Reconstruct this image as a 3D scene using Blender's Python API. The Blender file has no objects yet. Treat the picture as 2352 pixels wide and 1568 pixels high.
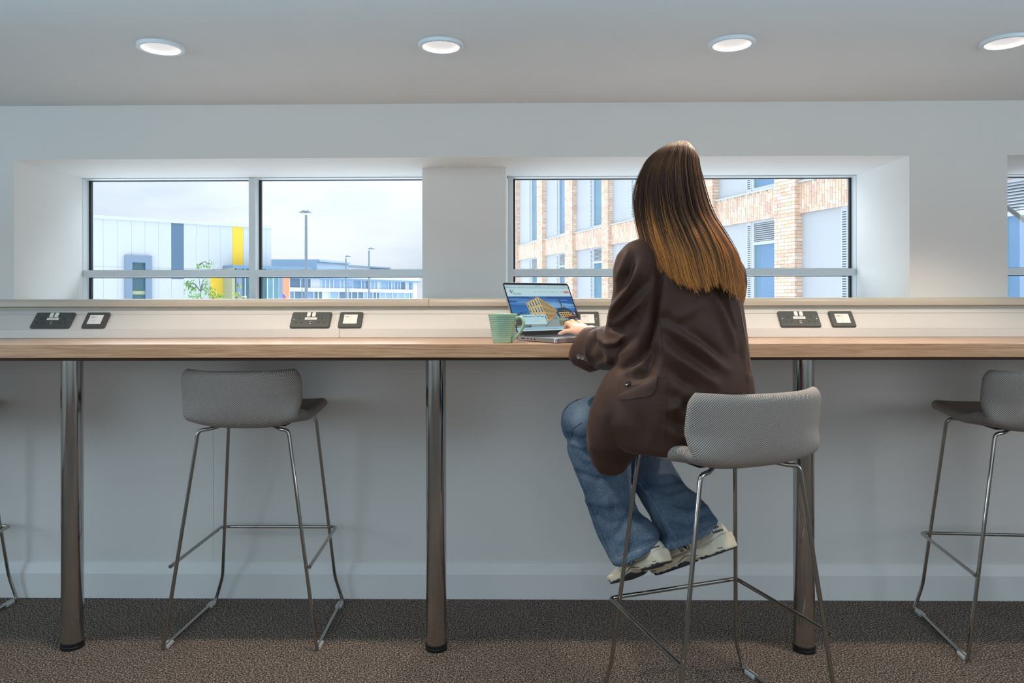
import bpy, bmesh, math, random
from math import sin, cos, pi, radians, sqrt, atan2, exp
from mathutils import Vector, Matrix, noise
from mathutils.bvhtree import BVHTree
random.seed(7)
SC = bpy.context.scene
COL = SC.collection

# ------------------------------------------------------------------ camera
F = 1700.0; H = 1.172; V0 = 684.5
YAW = 0.0135; ROLL = -0.0021
cd = bpy.data.cameras.new('camera'); cam = bpy.data.objects.new('camera', cd); COL.objects.link(cam)
cd.sensor_width = 36.0; cd.lens = 36.0*F/2352.0
cd.shift_y = -(784.0-V0)/2352.0
cd.clip_start = 0.05; cd.clip_end = 500
CM = Matrix.Translation((0, 0, H)) @ Matrix.Rotation(YAW, 4, 'Z') @ Matrix.Rotation(pi/2, 4, 'X') @ Matrix.Rotation(ROLL, 4, 'Z')
cam.matrix_world = CM
SC.camera = cam
CR = CM.to_3x3()

# ------------------------------------------------------------------ world: overcast sky
w = bpy.data.worlds.new('overcast_sky'); SC.world = w; w.use_nodes = True
nt = w.node_tree; nt.nodes.clear()
wo = nt.nodes.new('ShaderNodeOutputWorld'); bg = nt.nodes.new('ShaderNodeBackground')
tc = nt.nodes.new('ShaderNodeTexCoord'); mp = nt.nodes.new('ShaderNodeMapping'); mp.inputs['Scale'].default_value = (1.2, 1.2, 4.5)
nz = nt.nodes.new('ShaderNodeTexNoise'); nz.inputs['Scale'].default_value = 2.2; nz.inputs['Detail'].default_value = 5
cr = nt.nodes.new('ShaderNodeValToRGB')
cr.color_ramp.elements[0].position = 0.38; cr.color_ramp.elements[0].color = (0.46, 0.51, 0.57, 1)
cr.color_ramp.elements[1].position = 0.60; cr.color_ramp.elements[1].color = (0.62, 0.64, 0.66, 1)
nt.links.new(tc.outputs['Generated'], mp.inputs['Vector']); nt.links.new(mp.outputs['Vector'], nz.inputs['Vector'])
nt.links.new(nz.outputs['Fac'], cr.inputs['Fac']); nt.links.new(cr.outputs['Color'], bg.inputs['Color'])
bg.inputs['Strength'].default_value = 1.42
# overcast sky: brightness grows towards the zenith as (1 + 2 sin elevation)
sx = nt.nodes.new('ShaderNodeSeparateXYZ'); mth = nt.nodes.new('ShaderNodeMath'); mth.operation = 'MULTIPLY_ADD'; mth.use_clamp = False
mx0 = nt.nodes.new('ShaderNodeMath'); mx0.operation = 'MAXIMUM'; mx0.inputs[1].default_value = 0.0
nt.links.new(tc.outputs['Generated'], sx.inputs[0]); nt.links.new(sx.outputs['Z'], mx0.inputs[0]); nt.links.new(mx0.outputs[0], mth.inputs[0])
mth.inputs[1].default_value = 2.0; mth.inputs[2].default_value = 1.0
vs_ = nt.nodes.new('ShaderNodeVectorMath'); vs_.operation = 'SCALE'
nt.links.new(cr.outputs['Color'], vs_.inputs[0]); nt.links.new(mth.outputs[0], vs_.inputs['Scale']); nt.links.new(vs_.outputs[0], bg.inputs['Color'])
nt.links.new(bg.outputs['Background'], wo.inputs['Surface'])

# ------------------------------------------------------------------ lights
def area(name, loc, rot, sx, sy, power, col):
    l = bpy.data.lights.new(name, 'AREA'); l.shape = 'RECTANGLE'; l.size = sx; l.size_y = sy; l.energy = power; l.color = col
    o = bpy.data.objects.new(name, l); COL.objects.link(o); o.location = loc; o.rotation_euler = rot
    return o
# added very soft sun lamp from beyond the windows, brightens the reveals
sl = bpy.data.lights.new('reveal_fill_sun', 'SUN'); sl.energy = 9.0; sl.angle = radians(70); sl.color = (0.90, 0.96, 1.0)
so_l = bpy.data.objects.new('reveal_fill_sun', sl); COL.objects.link(so_l); so_l.rotation_euler = (radians(-50), 0, radians(-6))
BACKY = -4.6
# daylight entering by the window band of the room's other side
area('daylight_window', (0.15, BACKY+0.06, 1.55), (pi/2, 0, 0), 8.5, 1.9, 8, (0.80, 0.90, 1.0))
# and by the window in each end wall
area('end_window_daylight', (-4.52, 0.0, 1.45), (pi/2, 0, -pi/2), 1.3, 1.2, 40, (0.58, 0.82, 1.0))
area('end_window_daylight', (4.82, 0.0, 1.45), (pi/2, 0, pi/2), 1.3, 1.2, 32, (0.90, 0.94, 1.0))
# unseen fill lamp facing up, added to brighten the ceiling
area('ceiling_fill', (0.2, 0.35, 1.42), (pi, 0, 0), 8.0, 2.0, 108, (0.55, 0.83, 1.0))
SPOT_POWER = 30.0
SPOT_COL = (1.0, 0.83, 0.65)
SC.view_settings.view_transform = 'Standard'; SC.view_settings.look = 'None'
SC.view_settings.exposure = 0.0; SC.view_settings.gamma = 1.0; SC.view_settings.use_curve_mapping = False

# ------------------------------------------------------------------ pixel -> world (reading distances off the photograph)
def rayd(u, v):
    return CR @ Vector(((u-1176)/F, (V0-v)/F, -1.0))
def PY(u, v, Y):
    d = rayd(u, v); t = Y/d.y
    return Vector((d.x*t, Y, H+d.z*t))
def PZ(u, v, Z):
    d = rayd(u, v); t = (Z-H)/d.z
    return Vector((d.x*t, d.y*t, Z))
CRI = CR.inverted()
def proj(p):
    q = CRI @ (Vector(p)-Vector((0, 0, H)))
    return (1176+F*q.x/-q.z, V0-F*q.y/-q.z)

# ------------------------------------------------------------------ materials
def lin(c):
    def f(x):
        x /= 255.0
        return x/12.92 if x <= 0.04045 else ((x+0.055)/1.055)**2.4
    return (f(c[0]), f(c[1]), f(c[2]), 1.0)
MATS = {}
def mat(name, rgb, rough=0.6, metal=0.0, var=0.04, vscale=12.0, bump=0.0, bscale=200.0, spec=0.5, emit=None, estr=1.0, coat=0.0, sheen=0.0, linear=False):
    if name in MATS: return MATS[name]
    m = bpy.data.materials.new(name); m.use_nodes = True; t = m.node_tree
    b = t.nodes['Principled BSDF']
    c = rgb if linear else lin(rgb)
    c = (c[0], c[1], c[2], 1)
    b.inputs['Roughness'].default_value = rough; b.inputs['Metallic'].default_value = metal
    b.inputs['Specular IOR Level'].default_value = spec
    b.inputs['Coat Weight'].default_value = coat; b.inputs['Sheen Weight'].default_value = sheen
    tcn = t.nodes.new('ShaderNodeTexCoord')
    if var > 0:
        n = t.nodes.new('ShaderNodeTexNoise'); n.inputs['Scale'].default_value = vscale; n.inputs['Detail'].default_value = 4
        r = t.nodes.new('ShaderNodeValToRGB')
        r.color_ramp.elements[0].position = 0.3; r.color_ramp.elements[1].position = 0.7
        r.color_ramp.elements[0].color = tuple(max(0, x*(1-var)) for x in c[:3])+(1,)
        r.color_ramp.elements[1].color = tuple(min(1, x*(1+var)) for x in c[:3])+(1,)
        t.links.new(tcn.outputs['Object'], n.inputs['Vector']); t.links.new(n.outputs['Fac'], r.inputs['Fac'])
        t.links.new(r.outputs['Color'], b.inputs['Base Color'])
    else:
        b.inputs['Base Color'].default_value = c
    if bump > 0:
        n2 = t.nodes.new('ShaderNodeTexNoise'); n2.inputs['Scale'].default_value = bscale; n2.inputs['Detail'].default_value = 3
        bp = t.nodes.new('ShaderNodeBump'); bp.inputs['Strength'].default_value = bump; bp.inputs['Distance'].default_value = 0.002
        t.links.new(tcn.outputs['Object'], n2.inputs['Vector']); t.links.new(n2.outputs['Fac'], bp.inputs['Height'])
        t.links.new(bp.outputs['Normal'], b.inputs['Normal'])
    if emit is not None:
        b.inputs['Emission Color'].default_value = lin(emit); b.inputs['Emission Strength'].default_value = estr
    MATS[name] = m
    return m
def nodes(m): return m.node_tree, m.node_tree.nodes['Principled BSDF']

M_wall = mat('wall_paint', (222, 221, 218), 0.75, var=0.012, vscale=3, bump=0.05, bscale=300)
M_ceil = mat('ceiling_paint', (218, 222, 224), 0.8, var=0.01, vscale=2, bump=0.04, bscale=300)
M_skirt = mat('skirting_paint', (222, 223, 222), 0.45, var=0.01)
M_frame = mat('window_frame_paint', (205, 210, 212), 0.45, var=0.015)
M_gasket = mat('black_gasket', (28, 32, 36), 0.6)
M_trunk = mat('white_trunking_plastic', (208, 204, 199), 0.4, var=0.008)
M_rail = mat('cream_painted_rail', (192, 182, 166), 0.35, var=0.02)
M_groove = mat('shadow_groove', (120, 116, 108), 0.7)
M_plate = mat('dark_grey_socket_plate', (72, 76, 74), 0.35, var=0.03, vscale=40)
M_whitep = mat('white_socket_plastic', (232, 228, 224), 0.3, var=0.005)
M_black = mat('black_plastic', (14, 14, 15), 0.45)
M_brass = mat('brass_screw', (220, 195, 150), 0.25, metal=1.0)
M_chrome = mat('polished_chrome', (178, 175, 170), 0.07, metal=1.0, var=0.02)
M_legchrome = mat('chromed_bench_leg', (190, 186, 182), 0.1, metal=1.0, var=0.02, vscale=6)
M_alu = mat('laptop_aluminium', (176, 178, 184), 0.3, metal=0.9, var=0.01)
M_mug = mat('mint_green_glaze', (150, 190, 166), 0.18, var=0.03, vscale=30, coat=0.6)
M_skin = mat('skin', (236, 184, 158), 0.45, var=0.05, vscale=40, bump=0.08, bscale=400)
M_skin.node_tree.nodes['Principled BSDF'].inputs['Subsurface Weight'].default_value = 0.08
M_nail = mat('fingernail_polish', (240, 232, 226), 0.2, var=0)
M_glide = mat('clear_plastic_glide', (190, 192, 192), 0.3, var=0.02)
M_dark_under = mat('bench_subframe_wood', (84, 58, 38), 0.6, var=0.1, vscale=5)
M_trim = mat('downlight_trim_white', (215, 222, 226), 0.4, var=0)
M_lamp = mat('lit_reflector', (255, 250, 240), 0.5, var=0, emit=(255, 244, 226), estr=1.6)
M_diff = mat('lit_diffuser', (230, 228, 226), 0.5, var=0, emit=(206, 202, 204), estr=0.55)

def blazer_mat():
    m = mat('brown_wool_blazer', (72, 48, 38), 0.57, var=0.06, vscale=60, spec=0.32, sheen=0.12)
    t, b = nodes(m)
    b.inputs['Sheen Roughness'].default_value = 0.4
    b.inputs['Sheen Tint'].default_value = (1.0, 0.8, 0.7, 1)
    tcn = t.nodes.new('ShaderNodeTexCoord'); mpn = t.nodes.new('ShaderNodeMapping'); mpn.inputs['Rotation'].default_value = (0.6, 0.7, 0.3)
    n = t.nodes.new('ShaderNodeTexNoise'); n.inputs['Scale'].default_value = 1100; n.inputs['Detail'].default_value = 2
    bp = t.nodes.new('ShaderNodeBump'); bp.inputs['Strength'].default_value = 0.25; bp.inputs['Distance'].default_value = 0.001
    t.links.new(tcn.outputs['Object'], mpn.inputs['Vector']); t.links.new(mpn.outputs['Vector'], n.inputs['Vector'])
    t.links.new(n.outputs['Fac'], bp.inputs['Height']); t.links.new(bp.outputs['Normal'], b.inputs['Normal'])
    return m
M_blazer = blazer_mat()
M_seam = mat('blazer_seam', (40, 27, 23), 0.8)

def denim_mat():
    m = mat('blue_denim', (62, 92, 128), 0.8, var=0, spec=0.2)
    t, b = nodes(m)
    tcn = t.nodes.new('ShaderNodeTexCoord')
    n = t.nodes.new('ShaderNodeTexNoise'); n.inputs['Scale'].default_value = 800; n.inputs['Detail'].default_value = 2; n.inputs['Roughness'].default_value = 0.6
    mpn = t.nodes.new('ShaderNodeMapping'); mpn.inputs['Scale'].default_value = (1, 1, 0.5)
    n1 = t.nodes.new('ShaderNodeTexNoise'); n1.inputs['Scale'].default_value = 9; n1.inputs['Detail'].default_value = 5
    r = t.nodes.new('ShaderNodeValToRGB'); r.color_ramp.elements[0].position = 0.33; r.color_ramp.elements[1].position = 0.68
    r.color_ramp.elements[0].color = lin((34, 50, 72)); r.color_ramp.elements[1].color = lin((112, 136, 160))
    r1 = t.nodes.new('ShaderNodeValToRGB'); r1.color_ramp.elements[0].position = 0.3; r1.color_ramp.elements[1].position = 0.75
    r1.color_ramp.elements[0].color = (0.45, 0.5, 0.58, 1); r1.color_ramp.elements[1].color = (1.45, 1.35, 1.25, 1)
    mx = t.nodes.new('ShaderNodeMix'); mx.data_type = 'RGBA'; mx.blend_type = 'MULTIPLY'; mx.inputs[0].default_value = 1.0
    # worn pale areas (knee, hem) come from a vertex attribute
    at = t.nodes.new('ShaderNodeAttribute'); at.attribute_name = 'wear'
    mx2 = t.nodes.new('ShaderNodeMix'); mx2.data_type = 'RGBA'; mx2.inputs[7].default_value = lin((176, 190, 198))
    t.links.new(tcn.outputs['Object'], mpn.inputs['Vector']); t.links.new(mpn.outputs['Vector'], n.inputs['Vector'])
    t.links.new(tcn.outputs['Object'], n1.inputs['Vector'])
    t.links.new(n.outputs['Fac'], r.inputs['Fac']); t.links.new(n1.outputs['Fac'], r1.inputs['Fac'])
    t.links.new(r.outputs['Color'], mx.inputs[6]); t.links.new(r1.outputs['Color'], mx.inputs[7])
    t.links.new(mx.outputs[2], mx2.inputs[6]); t.links.new(at.outputs['Fac'], mx2.inputs[0])
    t.links.new(mx2.outputs[2], b.inputs['Base Color'])
    bp = t.nodes.new('ShaderNodeBump'); bp.inputs['Strength'].default_value = 0.2; bp.inputs['Distance'].default_value = 0.0006
    t.links.new(n.outputs['Fac'], bp.inputs['Height']); t.links.new(bp.outputs['Normal'], b.inputs['Normal'])
    return m
M_denim = denim_mat()
M_stitch = mat('denim_seam_thread', (108, 84, 70), 0.8)
M_shoe = mat('cream_shoe_leather', (226, 216, 200), 0.5, var=0.05, vscale=25, bump=0.06, bscale=300)
M_sole = mat('worn_cream_midsole', (218, 204, 180), 0.6, var=0.10, vscale=30)
M_tread = mat('dark_rubber_outsole', (44, 46, 52), 0.7)
M_navy = mat('navy_shoe_print', (22, 26, 44), 0.5)

def fabric_mat():
    m = mat('twill_stool_fabric', (150, 150, 152), 0.85, var=0, spec=0.2)
    t, b = nodes(m)
    uv = t.nodes.new('ShaderNodeUVMap'); uv.uv_map = 'UVMap'
    mpn = t.nodes.new('ShaderNodeMapping'); mpn.inputs['Rotation'].default_value = (0, 0, radians(-50))
    wv = t.nodes.new('ShaderNodeTexWave'); wv.wave_type = 'BANDS'; wv.bands_direction = 'Y'; wv.inputs['Scale'].default_value = 1.0/0.0040*0.314159
    wv.inputs['Distortion'].default_value = 0.0
    r = t.nodes.new('ShaderNodeValToRGB'); r.color_ramp.elements[0].position = 0.2; r.color_ramp.elements[1].position = 0.75
    r.color_ramp.elements[0].color = lin((122, 114, 109)); r.color_ramp.elements[1].color = lin((202, 192, 184))
    n = t.nodes.new('ShaderNodeTexNoise'); n.inputs['Scale'].default_value = 900
    mx = t.nodes.new('ShaderNodeMix'); mx.data_type = 'RGBA'; mx.blend_type = 'MULTIPLY'; mx.inputs[0].default_value = 0.25
    t.links.new(uv.outputs['UV'], mpn.inputs['Vector']); t.links.new(mpn.outputs['Vector'], wv.inputs['Vector'])
    t.links.new(uv.outputs['UV'], n.inputs['Vector'])
    t.links.new(wv.outputs['Fac'], r.inputs['Fac']); t.links.new(r.outputs['Color'], mx.inputs[6]); t.links.new(n.outputs['Color'], mx.inputs[7])
    t.links.new(mx.outputs[2], b.inputs['Base Color'])
    bp = t.nodes.new('ShaderNodeBump'); bp.inputs['Strength'].default_value = 0.5; bp.inputs['Distance'].default_value = 0.0015
    t.links.new(wv.outputs['Fac'], bp.inputs['Height']); t.links.new(bp.outputs['Normal'], b.inputs['Normal'])
    return m
M_fabric = fabric_mat()

M_fabplain = mat('stool_fabric_edge', (150, 143, 139), 0.85, var=0.05, vscale=300, bump=0.2, bscale=900)
def carpet_mat():
    m = mat('brown_loop_carpet', (120, 106, 96), 0.95, var=0, spec=0.1)
    t, b = nodes(m)
    tcn = t.nodes.new('ShaderNodeTexCoord')
    n = t.nodes.new('ShaderNodeTexNoise'); n.inputs['Scale'].default_value = 190; n.inputs['Detail'].default_value = 5; n.inputs['Roughness'].default_value = 0.75
    n2 = t.nodes.new('ShaderNodeTexNoise'); n2.inputs['Scale'].default_value = 18; n2.inputs['Detail'].default_value = 3
    r = t.nodes.new('ShaderNodeValToRGB'); r.color_ramp.elements[0].position = 0.40; r.color_ramp.elements[1].position = 0.62
    r.color_ramp.elements[0].color = lin((36, 31, 29)); r.color_ramp.elements[1].color = lin((226, 206, 190))
    e = r.color_ramp.elements.new(0.5); e.color = lin((102, 89, 81))
    r2 = t.nodes.new('ShaderNodeValToRGB'); r2.color_ramp.elements[0].color = (0.82, 0.82, 0.82, 1); r2.color_ramp.elements[1].color = (1.15, 1.15, 1.15, 1)
    mx = t.nodes.new('ShaderNodeMix'); mx.data_type = 'RGBA'; mx.blend_type = 'MULTIPLY'; mx.inputs[0].default_value = 1
    t.links.new(tcn.outputs['Object'], n.inputs['Vector']); t.links.new(tcn.outputs['Object'], n2.inputs['Vector'])
    t.links.new(n.outputs['Fac'], r.inputs['Fac']); t.links.new(n2.outputs['Fac'], r2.inputs['Fac'])
    t.links.new(r.outputs['Color'], mx.inputs[6]); t.links.new(r2.outputs['Color'], mx.inputs[7]); t.links.new(mx.outputs[2], b.inputs['Base Color'])
    bp = t.nodes.new('ShaderNodeBump'); bp.inputs['Strength'].default_value = 1.0; bp.inputs['Distance'].default_value = 0.006
    t.links.new(n.outputs['Fac'], bp.inputs['Height']); t.links.new(bp.outputs['Normal'], b.inputs['Normal'])
    return m
M_carpet = carpet_mat()

def wood_mat(name, c0, c1, rough, coat):
    m = mat(name, (180, 140, 108), rough, var=0, coat=coat)
    t, b = nodes(m)
    tcn = t.nodes.new('ShaderNodeTexCoord'); mpn = t.nodes.new('ShaderNodeMapping'); mpn.inputs['Scale'].default_value = (2.2, 60, 120)
    n = t.nodes.new('ShaderNodeTexNoise'); n.inputs['Scale'].default_value = 3.2; n.inputs['Detail'].default_value = 6; n.inputs['Roughness'].default_value = 0.65; n.inputs['Distortion'].default_value = 0.35
    r = t.nodes.new('ShaderNodeValToRGB'); r.color_ramp.elements[0].position = 0.32; r.color_ramp.elements[1].position = 0.62
    r.color_ramp.elements[0].color = lin(c0); r.color_ramp.elements[1].color = lin(c1)
    t.links.new(tcn.outputs['Object'], mpn.inputs['Vector']); t.links.new(mpn.outputs['Vector'], n.inputs['Vector'])
    t.links.new(n.outputs['Fac'], r.inputs['Fac']); t.links.new(r.outputs['Color'], b.inputs['Base Color'])
    return m
M_oak = wood_mat('oak_laminate', (150, 112, 84), (206, 168, 134), 0.32, 0.15)

def glass_mat(name, tint, refl_rough=0.0, ior=1.45):
    m = bpy.data.materials.new(name); m.use_nodes = True; t = m.node_tree; t.nodes.clear()
    o = t.nodes.new('ShaderNodeOutputMaterial'); mx = t.nodes.new('ShaderNodeMixShader'); fr = t.nodes.new('ShaderNodeFresnel'); fr.inputs['IOR'].default_value = ior
    tr = t.nodes.new('ShaderNodeBsdfTransparent'); tr.inputs['Color'].default_value = (*tint, 1)
    gl = t.nodes.new('ShaderNodeBsdfGlossy'); gl.inputs['Roughness'].default_value = refl_rough
    ge = t.nodes.new('ShaderNodeNewGeometry'); mm = t.nodes.new('ShaderNodeMath'); mm.operation = 'MULTIPLY'; inv_ = t.nodes.new('ShaderNodeMath'); inv_.operation = 'SUBTRACT'; inv_.inputs[0].default_value = 1.0
    t.links.new(ge.outputs['Backfacing'], inv_.inputs[1]); t.links.new(fr.outputs['Fac'], mm.inputs[0]); t.links.new(inv_.outputs[0], mm.inputs[1])     # the inner face adds no second mirror image
    t.links.new(mm.outputs[0], mx.inputs['Fac']); t.links.new(tr.outputs[0], mx.inputs[1]); t.links.new(gl.outputs[0], mx.inputs[2])
    t.links.new(mx.outputs[0], o.inputs['Surface']); return m
M_glass = glass_mat('window_glass', (0.97, 0.99, 1.0))

# exterior
M_clad = mat('white_metal_cladding', (192, 198, 204), 0.6, var=0.01)
M_cladblue = mat('blue_grey_cladding', (84, 112, 136), 0.6, var=0.03)
M_cladyel = mat('yellow_cladding', (232, 196, 60), 0.6, var=0.02)
M_cladolive = mat('olive_grey_cladding', (168, 172, 140), 0.6, var=0.02)
M_portal = mat('portal_blue_grey', (118, 138, 160), 0.6, var=0.03)
M_darkglass = mat('dark_reflective_glass', (44, 92, 104), 0.3, var=0.1, vscale=1.5, spec=0.8)
M_tealglass = mat('teal_glass', (96, 140, 156), 0.12, var=0.1, vscale=1.2, spec=0.8)
M_paleglass = mat('pale_sky_glass', (104, 140, 176), 0.12, var=0.12, vscale=0.8, spec=0.8)
M_bpanel = mat('white_facade_panel', (184, 189, 195), 0.5, var=0.01)
M_bmetal = mat('pale_metal_sill', (196, 202, 208), 0.4, var=0.01)
M_slot = mat('dark_vent_slot', (70, 84, 98), 0.7)
M_mortar = mat('sandy_mortar', (188, 174, 136), 0.9, var=0.05, vscale=20)
M_terra = mat('terracotta_cladding', (196, 134, 98), 0.7, var=0.04)
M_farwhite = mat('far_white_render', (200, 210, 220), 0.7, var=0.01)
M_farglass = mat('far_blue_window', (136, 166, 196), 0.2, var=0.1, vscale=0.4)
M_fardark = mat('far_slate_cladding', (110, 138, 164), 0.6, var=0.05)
M_pole = mat('galvanised_pole', (112, 128, 142), 0.5, var=0.05)
M_leaf = mat('birch_leaf', (112, 160, 78), 0.6, var=0.2, vscale=2)
M_leafy = mat('yellow_green_leaf', (170, 180, 70), 0.6, var=0.2, vscale=2)
M_bark = mat('pale_birch_bark', (104, 112, 100), 0.8, var=0.1)
M_ground = mat('pale_paving_ground', (216, 222, 228), 0.9, var=0.08, vscale=0.3)
def brick_mats():
    out = []
    for i, c in enumerate(((224, 192, 168), (230, 202, 182), (218, 182, 164), (236, 214, 198), (226, 200, 180))):
        out.append(mat(['buff_brick', 'pale_buff_brick', 'pinkish_brick', 'cream_brick', 'sandy_brick'][i], c, 0.85, var=0.05, vscale=14, bump=0.3, bscale=40))
    return out
M_bricks = brick_mats()

# ------------------------------------------------------------------ mesh helpers
def wmat(o):
    m = Matrix.Identity(4); ch = []
    while o is not None: ch.append(o); o = o.parent
    for x in reversed(ch): m = m @ Matrix.LocRotScale(x.location, x.rotation_euler, x.scale)
    return m
class MB:
    def __init__(s): s.v = []; s.f = []; s.mi = []; s.uv = None; s.cur = 0
    def quad(s, a, b, c, d):
        n = len(s.v); s.v += [Vector(a), Vector(b), Vector(c), Vector(d)]; s.f.append((n, n+1, n+2, n+3)); s.mi.append(s.cur); return s
    def poly(s, pts):
        n = len(s.v); s.v += [Vector(p) for p in pts]; s.f.append(tuple(range(n, n+len(pts)))); s.mi.append(s.cur); return s
    def box(s, a, b, M=None):
        n = len(s.v); x0, y0, z0 = [min(a[i], b[i]) for i in range(3)]; x1, y1, z1 = [max(a[i], b[i]) for i in range(3)]
        vs = [Vector(p) for p in ((x0,y0,z0),(x1,y0,z0),(x1,y1,z0),(x0,y1,z0),(x0,y0,z1),(x1,y0,z1),(x1,y1,z1),(x0,y1,z1))]
        if M is not None: vs = [M @ q for q in vs]
        s.v += vs
        for f in ((0,3,2,1),(4,5,6,7),(0,1,5,4),(1,2,6,5),(2,3,7,6),(3,0,4,7)): s.f.append(tuple(n+i for i in f)); s.mi.append(s.cur)
        return s
    def rings(s, rs, closed=True, cap=True):
        n0 = len(s.v); k = len(rs[0])
        for r in rs: s.v += [Vector(p) for p in r]
        for i in range(len(rs)-1):
            for j in range(k if closed else k-1):
                a = n0+i*k+j; b = n0+i*k+(j+1) % k
                s.f.append((a, b, b+k, a+k)); s.mi.append(s.cur)
        if cap and closed:
            s.f.append(tuple(n0+j for j in reversed(range(k)))); s.mi.append(s.cur)
            s.f.append(tuple(n0+(len(rs)-1)*k+j for j in range(k))); s.mi.append(s.cur)
        return s
    def tube(s, path, r, k=12, cap=True):
        path = [Vector(p) for p in path]; rr = r if isinstance(r, (list, tuple)) else [r]*len(path)
        rs = []; t0 = (path[1]-path[0]).normalized(); up = Vector((0, 0, 1)) if abs(t0.z) < 0.9 else Vector((1, 0, 0))
        nrm = t0.cross(up).normalized()
        for i, p in enumerate(path):
            if i == 0: t = (path[1]-path[0])
            elif i == len(path)-1: t = path[-1]-path[-2]
            else: t = (path[i+1]-path[i]).normalized()+(path[i]-path[i-1]).normalized()
            t.normalize(); nrm = (nrm-t*nrm.dot(t)).normalized(); bn = t.cross(nrm)
            q = rr[i]
            rs.append([p+nrm*(cos(2*pi*j/k)*q)+bn*(sin(2*pi*j/k)*q) for j in range(k)])
        return s.rings(rs, cap=cap)
    def lathe(s, prof, k=32, M=None, cap=False):
        rs = []
        for r, z in prof:
            ring = [Vector((r*cos(2*pi*j/k), r*sin(2*pi*j/k), z)) for j in range(k)]
            if M is not None: ring = [M @ p for p in ring]
            rs.append(ring)
        return s.rings(rs, cap=cap)
    def prism(s, prof, x0, x1):     # profile of (y, z) swept along x
        return s.rings([[Vector((x, y, z)) for y, z in prof] for x in (x0, x1)])
    def build(s, name, m, parent=None, smooth=False, local=False, **props):
        me = bpy.data.meshes.new(name)
        vs = s.v
        if parent is not None and not local:
            inv = wmat(parent).inverted(); vs = [inv @ p for p in vs]
        me.from_pydata([tuple(p) for p in vs], [], s.f)
        if isinstance(m, (list, tuple)):
            for x in m: me.materials.append(x)
            me.polygons.foreach_set('material_index', s.mi)
        else: me.materials.append(m)
        bm = bmesh.new(); bm.from_mesh(me)
        if getattr(s, 'recalc', True): bmesh.ops.recalc_face_normals(bm, faces=bm.faces)
        bm.to_mesh(me); bm.free()
        if smooth:
            me.polygons.foreach_set('use_smooth', [True]*len(me.polygons))
            try: me.set_sharp_from_angle(angle=radians(smooth if smooth is not True else 40))
            except Exception: pass
        me.update()
        o = bpy.data.objects.new(name, me); COL.objects.link(o)
        if parent is not None: o.parent = parent
        for kk, vv in props.items(): o[kk] = vv
        return o
def bevel(o, wdt=0.002, seg=2, ang=35):
    md = o.modifiers.new('bevel', 'BEVEL'); md.width = wdt; md.segments = seg; md.limit_method = 'ANGLE'; md.angle_limit = radians(ang)
    return o
def thing(name, label, cat, loc=(0, 0, 0), rz=0, group=None):
    o = bpy.data.objects.new(name, None); COL.objects.link(o); o.location = loc; o.rotation_euler = (0, 0, rz); o.empty_display_size = 0.1
    o['label'] = label; o['category'] = cat
    if group: o['group'] = group
    return o
def setting(name, loc=(0, 0, 0)):
    o = bpy.data.objects.new(name, None); COL.objects.link(o); o.location = loc; o['kind'] = 'structure'; return o
def copy_tree(o, parent=None):
    c = o.copy(); COL.objects.link(c)
    if parent is not None: c.parent = parent
    for ch in list(o.children): copy_tree(ch, c)
    return c
def smoothpath(pts, rad=0.03, seg=6):
    pts = [Vector(p) for p in pts]; out = [pts[0]]
    for i in range(1, len(pts)-1):
        a, b, c = pts[i-1], pts[i], pts[i+1]
        d1 = (a-b); d2 = (c-b); r = min(rad, d1.length*0.45, d2.length*0.45)
        p = b+d1.normalized()*r; q = b+d2.normalized()*r
        for k in range(seg+1):
            t = k/seg; out.append(p*(1-t)**2+b*2*t*(1-t)+q*t*t)
    out.append(pts[-1]); return out
def font_mesh(txt, size, bold=0.0, extr=0.0):
    c = bpy.data.curves.new('txt', 'FONT'); c.body = txt; c.size = size; c.offset = bold; c.extrude = extr; c.align_x = 'LEFT'
    o = bpy.data.objects.new('txt', c); COL.objects.link(o)
    dg = bpy.context.evaluated_depsgraph_get(); dg.update()
    me = bpy.data.meshes.new_from_object(o.evaluated_get(dg))
    vs = [v.co.copy() for v in me.vertices]; fs = [tuple(p.vertices) for p in me.polygons]
    bpy.data.objects.remove(o); bpy.data.curves.remove(c); bpy.data.meshes.remove(me)
    return vs, fs

# ================================================================== STRUCTURE
YL = 2.90      # wall below the bench
YU = 2.80      # wall above the sill rail
ZC = PY(1176, 237, YU).z        # ceiling
ZS = 1.163                      # recess bottom
ZH = PY(1176, 361, YU).z        # recess soffit
XL, XR = -4.6, 4.9
MB().box((XL-0.3, BACKY-0.3, -0.2), (XR+0.3, YL+0.6, 0)).build('floor', M_carpet, kind='structure')
ceil = MB().box((XL-0.3, 0.7, ZC), (XR+0.3, YL+0.6, ZC+0.12))
ceil.box((XL-0.3, 0.62, ZC), (XR+0.3, 0.7, 2.8)); ceil.box((XL-0.3, BACKY-0.3, 2.8), (XR+0.3, 0.7, 2.95))
ceil.build('ceiling', M_ceil, kind='structure')
xa = PY(32, 500, YU).x; xb = PY(2089, 500, YU).x; xc = PY(2314, 500, YU).x; xd = xc+1.5
WT = 3.30
wb = MB()
wb.box((XL, YL, -0.05), (XR, WT, ZS-0.03))
wb.box((XL, YU, ZS-0.03), (xa, WT, ZC+0.02)); wb.box((xb, YU, ZS-0.03), (xc, WT, ZC+0.02)); wb.box((xd, YU, ZS-0.03), (XR, WT, ZC+0.02))
wb.box((xa, YU, ZH), (xb, WT, ZC+0.02)); wb.box((xc, YU, ZH), (xd, WT, ZC+0.02))
YP = 0.0
for it in range(1): YP = (ZH-H)*F/(V0-385)/1.0
pa = PY(970, 500, YP).x; pb = PY(1162, 500, YP).x
wb.box((pa, YP, ZS-0.03), (pb, WT, ZH))
wb.build('wall_back', M_wall, kind='structure')
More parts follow.
